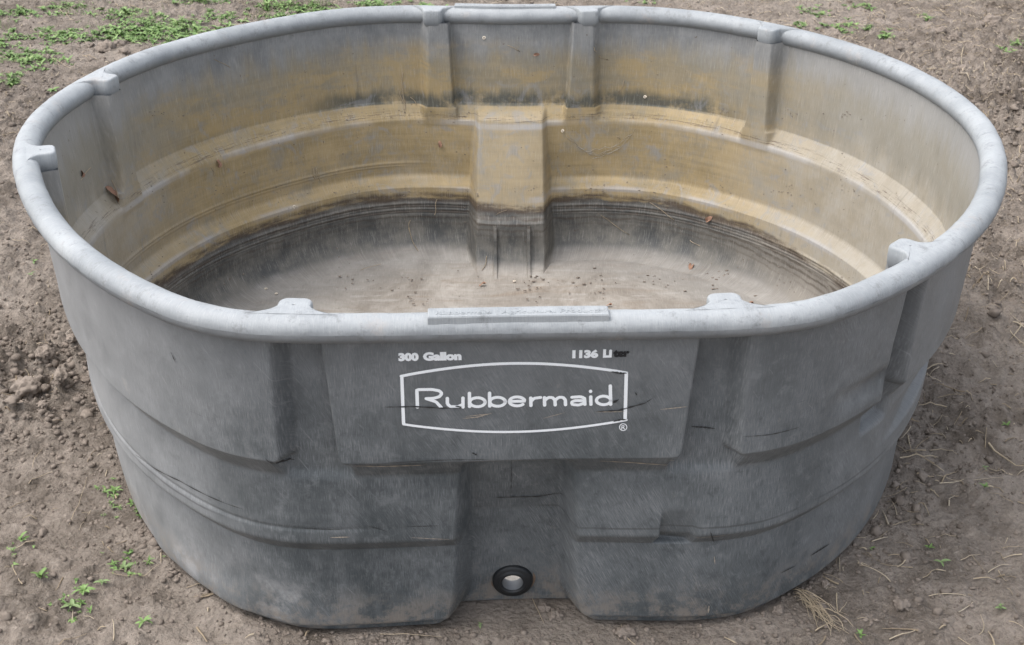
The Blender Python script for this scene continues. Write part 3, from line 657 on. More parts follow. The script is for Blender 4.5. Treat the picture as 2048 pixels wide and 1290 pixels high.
# ---------------------------------------------------------------- ground: one sheet, fine near the tank
def axis(lo, hi, step, far):
    a = list(np.arange(lo, hi, step)); s = step; x = a[-1]
    while x < far: s *= 1.22; x += s; a.append(x)
    s = step; x = a[0]; b = []
    while x > -far: s *= 1.22; x -= s; b.append(x)
    return np.array(b[::-1]+a)
gx = axis(-2.25, 2.35, 0.0075, 60); gy = axis(-1.15, 1.3, 0.0070, 1.3)[0:]
gy = np.concatenate([axis(-1.15, 1.3, 0.0072, 60)[:0], axis(-1.15, 1.3, 0.0072, 1.31)])
def ylist():
    a = list(np.arange(-1.15, 1.2, 0.0068)); 
    while a[-1] < 3.4: a.append(a[-1]+0.0115)
    s = 0.0115; 
    while a[-1] < 60: s *= 1.22; a.append(a[-1]+s)
    b = []; s = 0.0068; x = a[0]
    while x > -60: s *= 1.22; x -= s; b.append(x)
    return np.array(b[::-1]+a)
gy = ylist()
def blob(x, y, cx, cy, r): return np.exp(-((x-cx)**2+(y-cy)**2)/(r*r))
def ground_z(x, y):
    near = np.exp(-(np.maximum(np.hypot(x, y)-3.5, 0)/1.5)**2)
    z = 0.018*fbm(x*1.1, y*1.1, 4, 101)+0.007*fbm(x*6, y*6, 4, 111)
    rough = 0.75+0.7*sst(-0.25, 0.35, fbm(x*1.3+4, y*1.3, 3, 121))
    rough = rough + 2.0*blob(x, y, -1.02, 0.05, 0.26)+1.6*blob(x, y, -1.35, 1.75, 0.35) + 2.6*blob(x, y, 1.85, 1.55, 0.75) + 0.5*blob(x, y, -1.1, 0.9, 0.5) - 0.45*blob(x, y, -0.98, -0.28, 0.22)
    d, v = worley(x*26+0.8*noise2(x*20, y*20, 5), y*26+0.8*noise2(x*20, y*20, 6), 131); z = z + rough*0.020*(np.clip(0.62-d, 0, 1)*np.clip(0.3+0.8*v, 0, 1))
    d, v = worley(x*60, y*60, 141); z = z + rough*0.0105*(np.clip(0.6-d, 0, 1)*np.clip(0.4+0.8*v, 0, 1))
    r = 1-np.abs(fbm(x*15, y*15, 4, 151)); z = z + rough*0.012*(r**3-0.5)
    z = z + 0.0050*fbm(x*75, y*75, 2, 161)*rough + 0.006*fbm(x*32, y*32, 3, 163)*rough
    z = z + 0.03*blob(x, y, 1.75, 1.7, 0.5) + 0.012*blob(x, y, -1.02, 0.05, 0.2)
    # wheel ruts, right front
    z = z - 0.007*np.exp(-((y+0.25-0.2*(x-1))/0.05)**2)*sst(0.8, 0.95, x)
    # level seat under the tank, soil pushed up against its foot
    ph = np.arctan2(y, x); rr = np.hypot(x, y); e = rr-(R(ph)-0.092); rec = (np.abs(x) < 0.085) & (y < 0)
    flat = 1-sst(0.0, 0.10, e); z = z*(1-flat*0.85) - 0.004*flat
    z = z + 0.020*np.exp(-((e-0.030)/0.030)**2)*(0.25+0.75*sst(-0.2, 0.4, fbm(x*4, y*4, 3, 171)))*(e > -0.03)*(1-sst(-0.2, 0.1, x)*0.7)
    z = np.where(e < -0.10, np.minimum(z, -0.012), z); z = np.where((e < 0.0) & (e >= -0.10), np.minimum(z, -0.002), z)
    return z*(0.15+0.85*near)
GX, GY = np.meshgrid(gx, gy); GZ = ground_z(GX, GY); V = np.stack([GX, GY, GZ], -1).reshape(-1, 3); n = len(gx); m = len(gy)
i = np.arange((m-1)*n).reshape(m-1, n)[:, :-1].ravel(); F = np.stack([i, i+1, i+n+1, i+n], 1)
g = obj('ground', np_mesh('ground', V, F, M_SOIL)); tag(g, kind='structure')
print('ground verts', len(V), 'tank', len(V1), len(V2))

def gz(x, y): return float(ground_z(np.array([x]), np.array([y]))[0])
def outside(x, y, pad=0.0): return np.hypot(x, y) > R(np.arctan2(y, x))-0.088+pad

# ---------------------------------------------------------------- crumbs and clods
ico = bmesh.new(); bmesh.ops.create_icosphere(ico, subdivisions=1, radius=1); ico.verts.ensure_lookup_table()
IV = np.array([v.co[:] for v in ico.verts]); IF = np.array([[v.index for v in f.verts] for f in ico.faces]); ico.free()
ico = bmesh.new(); bmesh.ops.create_icosphere(ico, subdivisions=4, radius=1); ico.verts.ensure_lookup_table()
IV3 = np.array([v.co[:] for v in ico.verts]); IF3 = np.array([[v.index for v in f.verts] for f in ico.faces]); ico.free()
def scatter_xy(n, dens):
    out = []
    while sum(len(o) for o in out) < n:
        x = RNG.uniform(-2.25, 2.35, n*3); y = RNG.uniform(-0.85, 3.35, n*3)
        # keep what the frame and a little beyond can show
        vis = np.abs(x-0.03) < 0.85+0.38*(y+0.8)+0.25
        k = vis & outside(x, y, 0.004) & (RNG.random(n*3) < dens(x, y)); out.append(np.c_[x[k], y[k]])
    return np.concatenate(out)[:n]
def crumb_density(x, y):
    d = 0.18+0.5*sst(-0.1, 0.4, fbm(x*2.5, y*2.5, 3, 201))+0.9*blob(x, y, -1.02, 0.05, 0.3)+0.8*blob(x, y, -1.35, 1.75, 0.4)+0.8*blob(x, y, 1.85, 1.6, 0.8)
    e = np.hypot(x, y)-(R(np.arctan2(y, x))-0.088); d = d+0.7*np.exp(-(e/0.10)**2)+0.25*((np.abs(x) < 0.1) & (y < 0)); return np.clip(d, 0, 1)*(0.45+0.55*sst(2.6, 0.2, y))
N = 34000; xy = scatter_xy(N, crumb_density); s = 0.0016+0.0042*RNG.random(N)**3.0; s = s*(1+0.9*blob(xy[:, 0], xy[:, 1], -1.02, 0.05, 0.25)+0.5*blob(xy[:, 0], xy[:, 1], 1.85, 1.6, 0.8)); zz = ground_z(xy[:, 0], xy[:, 1])
sc3 = s[:, None, None]*RNG.uniform(0.6, 1.3, (N, 1, 3))*RNG.uniform(0.75, 1.2, (N, 12, 1)); V = IV[None]*sc3
ang = RNG.uniform(0, 6.28, N); ca, sa = np.cos(ang)[:, None], np.sin(ang)[:, None]; V = np.stack([V[..., 0]*ca-V[..., 1]*sa, V[..., 0]*sa+V[..., 1]*ca, V[..., 2]*0.8], -1)
V = V+np.stack([xy[:, 0], xy[:, 1], zz+s*0.25], -1)[:, None, :]; F = (IF[None]+12*np.arange(N)[:, None, None]).reshape(-1, 3)
o = obj('soil_crumbs', np_mesh('soil_crumbs', V.reshape(-1, 3), F, M_CLOD, smooth=False)); tag(o, 'loose brown soil crumbs scattered over the bare ground', 'soil', kind='stuff')

M3 = 1500; ic2 = bmesh.new(); bmesh.ops.create_icosphere(ic2, subdivisions=2, radius=1); IV2 = np.array([v.co[:] for v in ic2.verts]); IF2 = np.array([[v.index for v in f.verts] for f in ic2.faces]); ic2.free()
xy = scatter_xy(M3, lambda x, y: np.clip(0.05+1.2*blob(x, y, -1.04, 0.06, 0.2)+0.7*blob(x, y, -1.35, 1.75, 0.35)+0.6*blob(x, y, 1.85, 1.55, 0.75)+0.12*np.exp(-((np.hypot(x, y)-R(np.arctan2(y, x))+0.088)/0.08)**2), 0, 1))
s = 0.004+0.009*RNG.random(M3)**2.5; V = IV2[None]*(1+0.22*RNG.standard_normal((M3, 42, 1)).clip(-1.6, 1.6))*s[:, None, None]*RNG.uniform(0.65, 1.25, (M3, 1, 3)); zz = ground_z(xy[:, 0], xy[:, 1]); V[..., 2] *= 0.75
V = V+np.stack([xy[:, 0], xy[:, 1], zz+s*0.25], -1)[:, None, :]; F = (IF2[None]+42*np.arange(M3)[:, None, None]).reshape(-1, 3)
o = obj('soil_lumps', np_mesh('soil_lumps', V.reshape(-1, 3), F, M_CLOD)); tag(o, 'knobbly lumps of dry soil heaped at left and right of the tank', 'soil', kind='stuff')
def clod_mesh(seed, r):
    rn = np.random.default_rng(seed); V = IV3.copy(); st = np.array([1, rn.uniform(0.65, 1.0), rn.uniform(0.5, 0.75)])
    w1, w2 = worley(V[:, 0]*2.1+V[:, 2]*1.3+seed, V[:, 1]*2.1-V[:, 2]*1.1, seed)
    d = 0.38*fbm(V[:, 0]*1.5+seed, V[:, 1]*1.5+V[:, 2]*1.2, 5, seed, gain=0.6) + 0.22*w2 - 0.25*w1 + 0.10*fbm(V[:, 2]*7+3, V[:, 0]*7-V[:, 1]*5, 3, seed+3)
    return np_mesh('dirt_clod', V*(1+d)[:, None]*st*r, IF3, M_CLOD)
CL = [  # photograph pixel, radius m, where
 (95, 745, 0.021, 'beside the tank at left, amid the heap of clods'), (150, 720, 0.014, 'topmost at the back of the clod heap left of the tank'), (60, 800, 0.030, 'broad and lowest in the clod heap left of the tank'),
 (130, 790, 0.020, 'near the tank wall at left in the clod heap'), (175, 770, 0.013, 'small, closest to the tank wall at left'), (90, 835, 0.013, 'below the broad clod left of the tank'),
 (30, 770, 0.013, 'near the left edge of the photo in the clod heap'), (215, 98, 0.036, 'darkest, on the weeds behind the tank at top left'), (240, 88, 0.026, 'propped on the dark clod behind the tank'),
 (180, 92, 0.020, 'left of the dark clods at top left among weeds'), (92, 120, 0.024, 'lying alone left of the dark clods among weeds'), (250, 108, 0.022, 'touching the rim line at top left'),
 (1860, 870, 0.012, 'beside straw at the right foot of the tank'), (1555, 1222, 0.011, 'pale, beside the straw bundle near the tank'), (1110, 1228, 0.013, 'in the notch under the front of the tank'), (1090, 1215, 0.010, 'small, in the notch under the drain'),
 (1250, 1262, 0.015, 'rounded, in front of the tank foot at the bottom edge'), (1640, 1215, 0.012, 'brown, under the straw bundle'), (1800, 1215, 0.014, 'knobbly, right of the straw bundle'), (1910, 78, 0.030, 'big, among lumpy soil at the far right'),
 (1985, 45, 0.040, 'largest, in the top right corner'), (1925, 150, 0.028, 'beside pale stalks at the far right'), (1880, 70, 0.025, 'left of the big clods at top right'), (1650, 1170, 0.010, 'small and dark, close by the right foot of the tank')]
for i, (px, py, r, w) in enumerate(CL):
    p = on_ground(px, py, 0.0); z = gz(p[0], p[1]); o = obj('dirt_clod', clod_mesh(300+i, r)); o.location = (p[0], p[1], z+r*0.2); o.rotation_euler[2] = i*1.7
    if not outside(p[0], p[1], r*0.9):
        a = math.atan2(p[1], p[0]); 
        if abs(p[0]) > 0.09: rr = float(R(a))-0.085+r; o.location.x = rr*math.cos(a); o.location.y = rr*math.sin(a)
    tag(o, 'brown dirt clod '+w, 'dirt clod', 'dirt clods on the ground')

# ---------------------------------------------------------------- straw
def strand(p0, heading, L, w, curl, lift, segs=5, rn=random):
    """three-sided bent stalk following the ground"""
    pts = []; x, y = p0; h = heading
    for k in range(segs+1):
        pts.append((x, y)); x += math.cos(h)*L/segs; y += math.sin(h)*L/segs; h += curl/segs
    P = np.array(pts); z = ground_z(P[:, 0], P[:, 1]); t = np.linspace(0, 1, segs+1); zl = np.polyval(np.polyfit(t, z, 1), t); z = np.maximum(z, zl)+w*0.6+lift*np.sin(t*3.1)*rn.random()
    T = np.gradient(P, axis=0); T /= np.maximum(np.linalg.norm(T, axis=1), 1e-9)[:, None]; N = np.c_[-T[:, 1], T[:, 0]]; ww = w*(1-0.55*t)
    A = np.c_[P+N*ww[:, None]/2, z]; B = np.c_[P-N*ww[:, None]/2, z]; C = np.c_[P, z+ww*0.5]; return np.stack([A, C, B], 1).reshape(-1, 3)
def strand_faces(segs):
    f = []
    for k in range(segs):
        a = k*3; f += [(a, a+1, a+4, a+3), (a+1, a+2, a+5, a+4), (a+2, a, a+3, a+5)]
    return np.array(f)
SF = strand_faces(5)
def straw_density(x, y):
    d = 0.22+0.35*sst(0.5, 1.1, x)+0.5*sst(-0.1, 0.4, fbm(x*1.7+9, y*1.7, 3, 211))+1.6*blob(x, y, 1.85, 1.5, 0.8)
    e = np.hypot(x, y)-(R(np.arctan2(y, x))-0.088); d = d+0.6*np.exp(-(e/0.12)**2)*(x > 0.5); return np.clip(d, 0, 1)*(1-0.5*((np.abs(x) < 0.1) & (y < 0)))
N = 7500; xy = scatter_xy(N, straw_density); V = []; F = []
for i, (x, y) in enumerate(xy):
    L = 0.008+0.055*random.random()**2.0; v = strand((x, y), random.uniform(0, 6.28), L, 0.0015+0.0032*random.random()**2, random.gauss(0, 0.4), 0.004); V.append(v); F.append(SF+18*i)
o = obj('straw_litter', np_mesh('straw_litter', np.concatenate(V), np.concatenate(F), M_STRAW, smooth=False)); tag(o, 'short bits of dry straw strewn over the soil around the tank', 'straw', kind='stuff')

# single stalks one can point to: photograph pixels from - to, width m
ST = [((1925, 105), (1940, 188), 0.004, 'bent pale stalk upright in the photo beyond the right rim'), ((1850, 160), (1925, 145), 0.005, 'thick pale stalk lying level beyond the right rim'), ((1975, 900), (2048, 948), 0.006, 'frayed brown stalk at the right edge of the photo'),
      ((1798, 925), (1875, 917), 0.004, 'thick pale stalk pointing away from the right side of the tank'), ((1815, 880), (1822, 912), 0.0035, 'short pale stalk beside the right side of the tank'), ((1630, 1262), (1665, 1240), 0.0035, 'white stalk crossing below the straw bundle'),
      ((1672, 1195), (1677, 1228), 0.003, 'white upright-looking stalk right of the straw bundle'), ((140, 1055), (170, 955), 0.0016, 'long thin stalk on the smooth soil at left'), ((85, 905), (70, 950), 0.002, 'small pale fork of straw on smooth soil at left'),
      ((1995, 1150), (2012, 1172), 0.002, 'short tan stalk at the lower right edge'), ((1945, 1163), (1990, 1168), 0.003, 'flat tan splinter at the lower right'), ((25, 480), (60, 484), 0.0025, 'pale straw lying left of the tank near the photo edge'),
      ((1860, 985), (1878, 1000), 0.004, 'stubby pale chip of straw right of the tank'), ((1920, 1125), (1960, 1112), 0.002, 'thin curved stalk near the lower right weeds'), ((1065, 1195), (1090, 1245), 0.0018, 'thin root lying in the notch under the drain'),
      ((760, 1268), (885, 1272), 0.0016, 'long thin stalk along the bottom edge before the left foot'), ((120, 20), (150, 45), 0.004, 'pale stalk among the weeds at top left'), ((100, 115), (145, 140), 0.004, 'pale twig beside the dark clods at top left')]
for a, b, w, lab in ST:
    p = on_ground(*a); q = on_ground(*b); L = math.hypot(q[0]-p[0], q[1]-p[1]); h = math.atan2(q[1]-p[1], q[0]-p[0])
    v = strand((p[0], p[1]), h-0.1, L, w, 0.2, 0.004); o = obj('straw_stalk', np_mesh('straw_stalk', v-np.array([p[0], p[1], 0]), SF, M_STRAW, smooth=False)); o.location = (p[0], p[1], 0.001); tag(o, lab, 'straw stalk', 'larger straw stalks on the soil')
# frayed bundle at the right front foot
p = on_ground(1585, 1180); q = on_ground(1700, 1285); V = []; 
for i in range(46):
    t0 = random.random()*0.45; s0 = np.array([p[0], p[1]])+(np.array([q[0], q[1]])-np.array([p[0], p[1]]))*t0+np.random.default_rng(i).normal(0, 0.0055, 2)
    h = math.atan2(q[1]-p[1], q[0]-p[0])+random.gauss(0, 0.10); v = strand(s0, h, random.uniform(0.03, 0.075), random.uniform(0.0010, 0.0028), random.gauss(0, 0.35), 0.015); v[:, 2] += random.random()*0.012; V.append(v)
bun = link(bpy.data.objects.new('straw_bundle', None)); bun.location = (p[0], p[1], 0); tag(bun, 'frayed bundle of dry straw sticking out from under the right front foot of the tank', 'straw bundle')
for v in V: obj('stem', np_mesh('stem', v-np.array([p[0], p[1], 0]), SF, M_STRAW, smooth=False), bun)

# ---------------------------------------------------------------- weeds
def leaf_mesh(L, w, droop=0.5, segs=4, mat=None, name='leaf'):
    V = []; F = []
    for k in range(segs+1):
        t = k/segs; ww = w*math.sin(math.pi*min(1, (t*0.86+0.10)))**0.8; x = L*t; z = L*(0.30*t-droop*t*t)+0.0; 
        V += [(x, -ww/2, z+ww*0.22), (x, 0, z), (x, ww/2, z+ww*0.22)]
    for k in range(segs): a = k*3; F += [(a, a+3, a+4, a+1), (a+1, a+4, a+5, a+2)]
    return np.array(V), np.array(F)
LV, LF = leaf_mesh(1, 0.42)
def rosette(n, L, rn, wide=1.0, lift=0.5):
    V = []; F = []; b = 0
    for i in range(n):
        a = i*2.4+rn.uniform(-.4, .4); l = L*rn.uniform(0.55, 1.15); e = rn.uniform(0.1, 1.0)*lift
        v = LV*np.array([l, l*wide*rn.uniform(0.7, 1.2), l]); ce, se = math.cos(e), math.sin(e); v = np.stack([v[:, 0]*ce-v[:, 2]*se, v[:, 1], v[:, 0]*se+v[:, 2]*ce], -1)
        ca, sa = math.cos(a), math.sin(a); v = np.stack([v[:, 0]*ca-v[:, 1]*sa, v[:, 0]*sa+v[:, 1]*ca, v[:, 2]], -1); V.append(v+np.array([rn.uniform(-.2, .2)*L, rn.uniform(-.2, .2)*L, 0.002])); F.append(LF+b); b += len(v)
    return np.concatenate(V), np.concatenate(F)
# low cover at top left: photograph pixel patches (cx, cy, rx, ry, count)
PT = [(250, 30, 60, 10, 26), (300, 55, 50, 14, 40), (380, 60, 60, 16, 50), (230, 68, 60, 12, 40), (120, 75, 50, 10, 30), (60, 118, 50, 14, 30), (10, 85, 30, 20, 16), (330, 75, 60, 10, 26), (40, 30, 50, 8, 18), (450, 35, 40, 12, 14), (550, 10, 40, 6, 14), (20, 160, 20, 10, 9), (610, 20, 60, 9, 22), (560, 38, 26, 6, 12), (760, 8, 40, 5, 14), (860, 14, 30, 4, 8),
      (400, 5, 40, 5, 12), (150, 12, 40, 6, 10), (1625, 30, 26, 6, 14), (1690, 60, 50, 8, 26), (1600, 55, 12, 4, 6), (1775, 75, 16, 5, 9), (1290, 5, 20, 4, 6), (1720, 15, 30, 4, 10), (1850, 35, 14, 5, 5), (2030, 100, 18, 10, 8),
      (225, 1000, 20, 34, 10), (262, 1130, 40, 28, 12), (150, 1190, 24, 24, 5), (140, 1225, 34, 18, 7), (285, 1030, 12, 20, 5), (25, 1110, 30, 16, 4)]
V = []; F = []; b = 0; rn = random.Random(5)
for cx, cy, rx, ry, cnt in PT:
    for _ in range(int(cnt*(3.0 if cy < 200 and cx < 900 else 1.5))):
        p = on_ground(rn.gauss(cx, rx*0.65), rn.gauss(cy, ry*0.65)); 
        if not outside(p[0], p[1], 0.01): continue
        v, f = rosette(rn.randint(3, 8), rn.uniform(0.008, 0.022)*(0.55 if p[1] < 0.3 else 1.25), rn, rn.uniform(0.6, 1.2), rn.uniform(0.4, 1.1)); v = v+np.array([p[0], p[1], gz(p[0], p[1])]); V.append(v); F.append(f+b); b += len(v)
o = obj('ground_cover', np_mesh('ground_cover', np.concatenate(V), np.concatenate(F), M_WEED)); tag(o, 'low green seedlings spread over the soil behind and beside the tank', 'ground cover', kind='stuff')
# sparse grass
V = []; F = []; b = 0; BS = strand_faces(3)
def blade(x, y, z, L, w, h, rn):
    t = np.linspace(0, 1, 4); lean = rn.uniform(0.2, 0.9); P = np.stack([x+math.cos(h)*L*lean*t*t, y+math.sin(h)*L*lean*t*t, z+L*(1-0.3*lean)*t], -1); n = np.array([-math.sin(h), math.cos(h), 0])*w/2
    ww = (1-0.9*t)[:, None]; return np.stack([P+n*ww, P+np.array([0, 0, w*0.3])*ww, P-n*ww], 1).reshape(-1, 3)
for cx, cy, rx, ry, cnt in [(570, 15, 50, 10, 160), (640, 12, 30, 8, 120), (150, 20, 40, 10, 120), (530, 38, 40, 6, 60), (10, 55, 20, 10, 30), (300, 45, 120, 25, 120), (770, 12, 40, 6, 60), (2035, 95, 15, 10, 40)]:
    for _ in range(cnt):
        p = on_ground(rn.gauss(cx, rx*0.6), rn.gauss(cy, ry*0.6)); v = blade(p[0], p[1], gz(p[0], p[1])-0.002, rn.uniform(0.015, 0.045), 0.0022, rn.uniform(0, 6.28), rn); V.append(v); F.append(BS+b); b += 12
o = obj('sparse_grass', np_mesh('sparse_grass', np.concatenate(V), np.concatenate(F), M_GRASS, smooth=False)); tag(o, 'thin grass blades among the weeds behind the tank', 'grass', kind='stuff')
# weeds near the camera: leaves are parts
LM = {}
for nm, mt in (('a', M_WEED), ('b', M_WEED2)): LM[nm] = np_mesh('leaf', LV, LF, mt)
def weed(px, py, n, L, mk, lab, up=0.6):
    p = on_ground(px, py); t = link(bpy.data.objects.new('weed_plant', None)); t.location = (p[0], p[1], gz(p[0], p[1])); tag(t, lab, 'weed', 'weeds in the bare soil')
    for i in range(n):
        o = obj('leaf', LM[mk], t); l = 0.72*L*rn.uniform(0.5, 1.15); o.scale = (l, l*rn.uniform(0.7, 1.05), l); o.rotation_euler = (rn.uniform(-.3, .3), -rn.uniform(0.1, 1.0)*up, i*2.4+rn.uniform(-.3, .3)); o.location = (rn.uniform(-.1, .1)*L, rn.uniform(-.1, .1)*L, 0.004)
weed(85, 1165, 9, 0.026, 'a', 'bright broad-leaved weed standing alone at lower left', 1.2)
weed(45, 1092, 7, 0.024, 'a', 'bright weed nearest the left edge at lower left', 1.1)
weed(170, 1190, 8, 0.026, 'a', 'leafy weed below the bright one, toward the bottom left', 0.8)
weed(205, 1170, 7, 0.020, 'b', 'pale weed sprawling right of the leafy one at lower left', 0.6)
weed(145, 1215, 8, 0.024, 'b', 'pale floppy weed nearest the bottom edge at left', 0.6)
weed(288, 1245, 6, 0.020, 'a', 'small weed in front of the left foot of the tank', 0.8)
weed(68, 530, 6, 0.022, 'a', 'small green weed left of the tank, level with the lower rim', 1.3)
weed(62, 560, 5, 0.016, 'b', 'tiny pale weed just below the small green one left of the tank', 1.0)
weed(250, 1135, 9, 0.022, 'b', 'spreading pale weed close to the left foot of the tank', 0.5)
weed(232, 990, 8, 0.020, 'a', 'weed touching the left side of the tank', 0.7)
weed(1965, 992, 7, 0.016, 'a', 'small weed at right beside a thin straw', 0.9)
weed(1968, 935, 5, 0.012, 'b', 'tiny weed upper of the two at far right', 1.2)
weed(1880, 1132, 3, 0.024, 'b', 'single pale leaf lying in the soil at lower right', 0.3)
weed(1858, 1095, 6, 0.015, 'a', 'wispy weed above the single pale leaf at lower right', 1.2)
weed(1740, 1103, 3, 0.011, 'a', 'tiny round-leaved seedling close to the right foot of the tank', 0.8)
weed(1720, 1280, 6, 0.020, 'a', 'green weed at the bottom edge right of the straw bundle', 0.9)
weed(2012, 858, 5, 0.016, 'a', 'weed at the right edge beside the stalk', 0.9)
weed(1895, 640, 5, 0.012, 'b', 'tiny weed right of the tank, level with the front rim', 0.8)
weed(960, 1250, 6, 0.010, 'b', 'tiny mossy weed in the notch under the front of the tank', 0.6)
weed(1998, 1228, 6, 0.014, 'b', 'thin pale weed near the lower right corner', 1.0)
weed(105, 185, 12, 0.040, 'a', 'round green weed clump left of the tank under the weed patch', 0.8)

# ---------------------------------------------------------------- things lying in the tank
def on_inner(px, py, lift=0.0):
    """first hit of a ray with the inside of the far wall or the floor"""
    d = ray(px, py); ts = np.linspace(2.2, 4.1, 1000); P = CAM+ts[:, None]*d; a = np.arctan2(P[:, 1], P[:, 0]); z = P[:, 2]
    ins = inset_in(a, z)
    r = np.hypot(P[:, 0], P[:, 1]); hit = ((r > R(a)-ins) & (P[:, 1] > -0.55) & (z < 0.56)) | (z < 0.015); i = int(np.argmax(hit & (r < 1.0))); return P[i]-lift*d/np.linalg.norm(d)
def toward_cam_rot(p): 
    n = Vector((-p[0], -p[1], 0.25*math.hypot(p[0], p[1]))).normalized() if p[2] > 0.03 else Vector((0, 0, 1)); return n.to_track_quat('Z', 'Y')
def curled_leaf(px, py, L, rot, lab):
    p = on_inner(px, py, 0.006); v, f = leaf_mesh(L, L*0.55, 0.7, 6); v[:, 0] -= L/2; v[:, 2] += 0.25*L*np.sin(v[:, 1]/L*9+v[:, 0]/L*5)*0.6
    o = obj('dead_leaf', np_mesh('dead_leaf', v, f, M_DEADLEAF)); o.location = p; q = toward_cam_rot(p); o.rotation_mode = 'QUATERNION'; from mathutils import Quaternion; o.rotation_quaternion = q @ Quaternion((0, 0, 1), rot); tag(o, lab, 'dead leaf', 'dead leaves in the tank')
curled_leaf(231, 388, 0.040, 1.7, 'brown curled dead leaf lodged on the shelf at the foot of the left rib')
curled_leaf(1382, 532, 0.022, 1.2, 'reddish dead leaf on the right of the tank floor'); curled_leaf(1417, 438, 0.020, 0.9, 'tan dead leaf stuck to the wall below the lower shelf at right')
curled_leaf(880, 288, 0.017, 1.5, 'small tan leaf scrap on the back wall left of the centre block'); curled_leaf(1073, 109, 0.014, 0.1, 'tiny pale leaf scrap high on the back wall between the ribs')
curled_leaf(1500, 606, 0.017, 0.2, 'dark leaf scrap on the floor behind the right front lug'); curled_leaf(965, 567, 0.016, 0.3, 'dark leaf scrap at the foot of the left fin'); curled_leaf(1218, 609, 0.014, 0.0, 'thin brown leaf scrap on the floor behind the name plate')
curled_leaf(165, 345, 0.018, 1.0, 'brown scrap on the wall left of the left rib'); curled_leaf(438, 325, 0.022, 1.3, 'dark crumpled leaf on the wall right of the left rib')
def snail(px, py, r, lab):
    p = on_inner(px, py, 0.002); V = []; F = []; K = 8; n = 26
    for i in range(n):
        t = i/(n-1); a = t*2*math.pi*1.35; rr = r*(1-0.45*t); tr = r*0.42*(1-0.6*t)
        for k in range(K):
            b = 2*math.pi*k/K; V.append(((rr+tr*math.cos(b))*math.cos(a), (rr+tr*math.cos(b))*math.sin(a), tr*math.sin(b)+0.3*r*t))
    for i in range(n-1):
        for k in range(K): F.append((i*K+k, i*K+(k+1) % K, (i+1)*K+(k+1) % K, (i+1)*K+k))
    o = obj('snail_shell', np_mesh('snail_shell', V, F, M_SHELL)); o.location = p; o.rotation_mode = 'QUATERNION'; o.rotation_quaternion = toward_cam_rot(p); tag(o, lab, 'snail shell', 'snail shells stuck in the tank')
snail(968, 76, 0.0036, 'snail shell high on the back wall between the two back ribs'); snail(1125, 262, 0.0034, 'snail shell on the wall just right of the centre block top'); snail(1290, 194, 0.0034, 'snail shell above the upper shelf right of the back ribs')
snail(588, 414, 0.0036, 'snail shell on the lower ledge left of the centre block'); snail(532, 577, 0.0034, 'pale snail shell on the floor behind the left front lug'); snail(553, 587, 0.003, 'second pale shell on the floor, just right of its neighbour'); snail(1029, 562, 0.0030, 'white shell on the floor between the two fins')
# straw bits caught on the inside wall
SW = [((1014, 90), (1042, 103)), ((1186, 94), (1193, 103)), ((1196, 112), (1216, 120)), ((805, 145), (808, 218)), ((800, 182), (810, 220)), ((823, 194), (833, 210)), ((1238, 185), (1250, 160)), ((622, 332), (633, 360)), ((815, 455), (836, 502)), ((820, 440), (818, 462)), ((875, 398), (868, 430)), ((425, 335), (428, 352)),
      ((965, 540), (975, 512)), ((1232, 272), (1242, 278)), ((640, 365), (632, 335)), ((720, 540), (760, 528)), ((1260, 470), (1200, 430)), ((1350, 440), (1300, 405)), ((225, 360), (240, 408)), ((222, 380), (232, 398)), ((160, 360), (182, 335)), ((990, 430), (1012, 420)), ((1380, 480), (1398, 492)), ((430, 118), (460, 135))]
SWL = ['thin straw scrap high on the back wall between the two back ribs', 'straw scrap on the upper right side of the right back rib', 'straw scrap just right of the right back rib near its top', 'long upright straw hanging on the wall left of the left back rib', 'short straw leaning against the long upright one left of the back ribs',
 'short straw above the upper shelf left of the left back rib', 'fine straw above the upper shelf far right of the back ribs', 'pale straw standing alone on the yellow wall well left of the centre block', 'straw slanting down the dark lower wall left of the centre block', 'short straw at the top end of the slanting one on the dark lower wall',
 'upright straw crossing the dark rings just left of the centre block', 'straw on the dark crumpled leaf at left of the back wall', 'tan straw leaning beside the left fin', 'short yellow straw on the wall right of the centre block', 'faint straw on the yellow wall above the lone pale straw',
 'straw lying in the foot of the wall left of the centre block', 'long cobwebby straw right of the centre block on the dark wall', 'long straw slanting across the lower shelf at right', 'forked straw lying across the curled brown leaf by the left rib', 'second straw under the curled brown leaf by the left rib',
 'straw on the wall between the two left ribs', 'straw caught at the lower edge of the centre block', 'short straw above the reddish leaf on the right', 'straw high on the back wall toward the left']
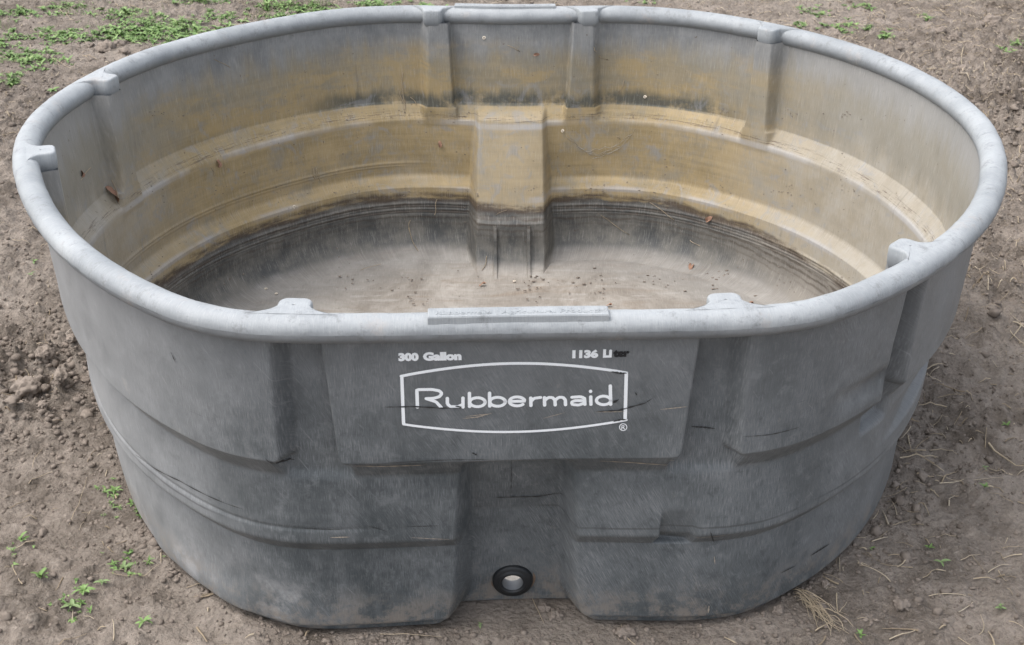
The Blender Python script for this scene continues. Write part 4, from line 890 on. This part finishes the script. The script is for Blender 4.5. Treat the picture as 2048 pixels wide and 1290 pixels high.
for i, (a, b) in enumerate(SW):
    P = [on_inner(a[0]+(b[0]-a[0])*t+(2*math.sin(t*5+i)), a[1]+(b[1]-a[1])*t, 0.0025+0.002*math.sin(3.1*t)) for t in np.linspace(0, 1, 6)]; w = 0.0017; V = []
    for q in P: V += [q+np.array([-w*.5, 0, -w*.3]), q+np.array([0, -w*.5, w*.5]), q+np.array([w*.5, 0, -w*.3])]
    c = np.mean(V, 0); o = obj('straw_scrap', np_mesh('straw_scrap', np.array(V)-c, SF, M_STRAW, smooth=False)); o.location = c; tag(o, SWL[i], 'straw scrap', 'straw scraps clinging to the tank inside')
# cobweb threads right of the centre block
V = []; F = []; k = 0
for path in ([(1132, 272), (1160, 296), (1190, 312)], [(1140, 275), (1172, 305), (1196, 309)], [(1190, 312), (1230, 303), (1250, 285), (1270, 258)], [(1196, 309), (1222, 299), (1262, 268)], [(1170, 304), (1205, 296), (1240, 292)], [(1185, 318), (1215, 309), (1236, 299)]):
    pp = resample(path, 9); P = [on_inner(x, y+2*math.sin(x*0.3), 0.003) for x, y in pp]; w = 0.0006
    for q0, q1 in zip(P[:-1], P[1:]):
        V += [q0+np.array([0, 0, w]), q0-np.array([0, 0, w]), q0-np.array([0, w, 0]), q1+np.array([0, 0, w]), q1-np.array([0, 0, w]), q1-np.array([0, w, 0])]; F.append(strand_faces(1)+6*k); k += 1
o = obj('cobweb', np_mesh('cobweb', np.array(V), np.concatenate(F), M_WEB, smooth=False)); tag(o, 'dusty cobweb strung on the yellow wall right of the centre block', 'cobweb')
# debris specks inside
V = []; F = []; k = 0
for i in range(800):
    px = rn.uniform(260, 1780); py = rn.choice([rn.gauss(575, 22), rn.gauss(560, 20), rn.uniform(240, 560), rn.gauss(228, 6), rn.gauss(380, 6)]); px += 40*math.sin(px*0.05); p = on_inner(px, py, 0.001)
    if fbm(np.array([px*0.012]), np.array([py*0.03]), 3, 77)[0] < 0.02 and p[2] < 0.05: continue
    if p[2] > 0.5 or p[1] < -0.5: continue
    s = rn.uniform(0.0008, 0.0026)*(0.7 if p[2] > 0.03 else 1.2); V.append(IV*np.array([s*rn.uniform(.6, 2.0), s, s*0.6])+p); F.append(IF+12*k); k += 1
o = obj('debris_specks', np_mesh('debris_specks', np.concatenate(V), np.concatenate(F), M_CLOD, smooth=False)); tag(o, 'small dark specks of debris on the inside walls and floor of the tank', 'debris', kind='stuff')
print('objects', len(bpy.data.objects))
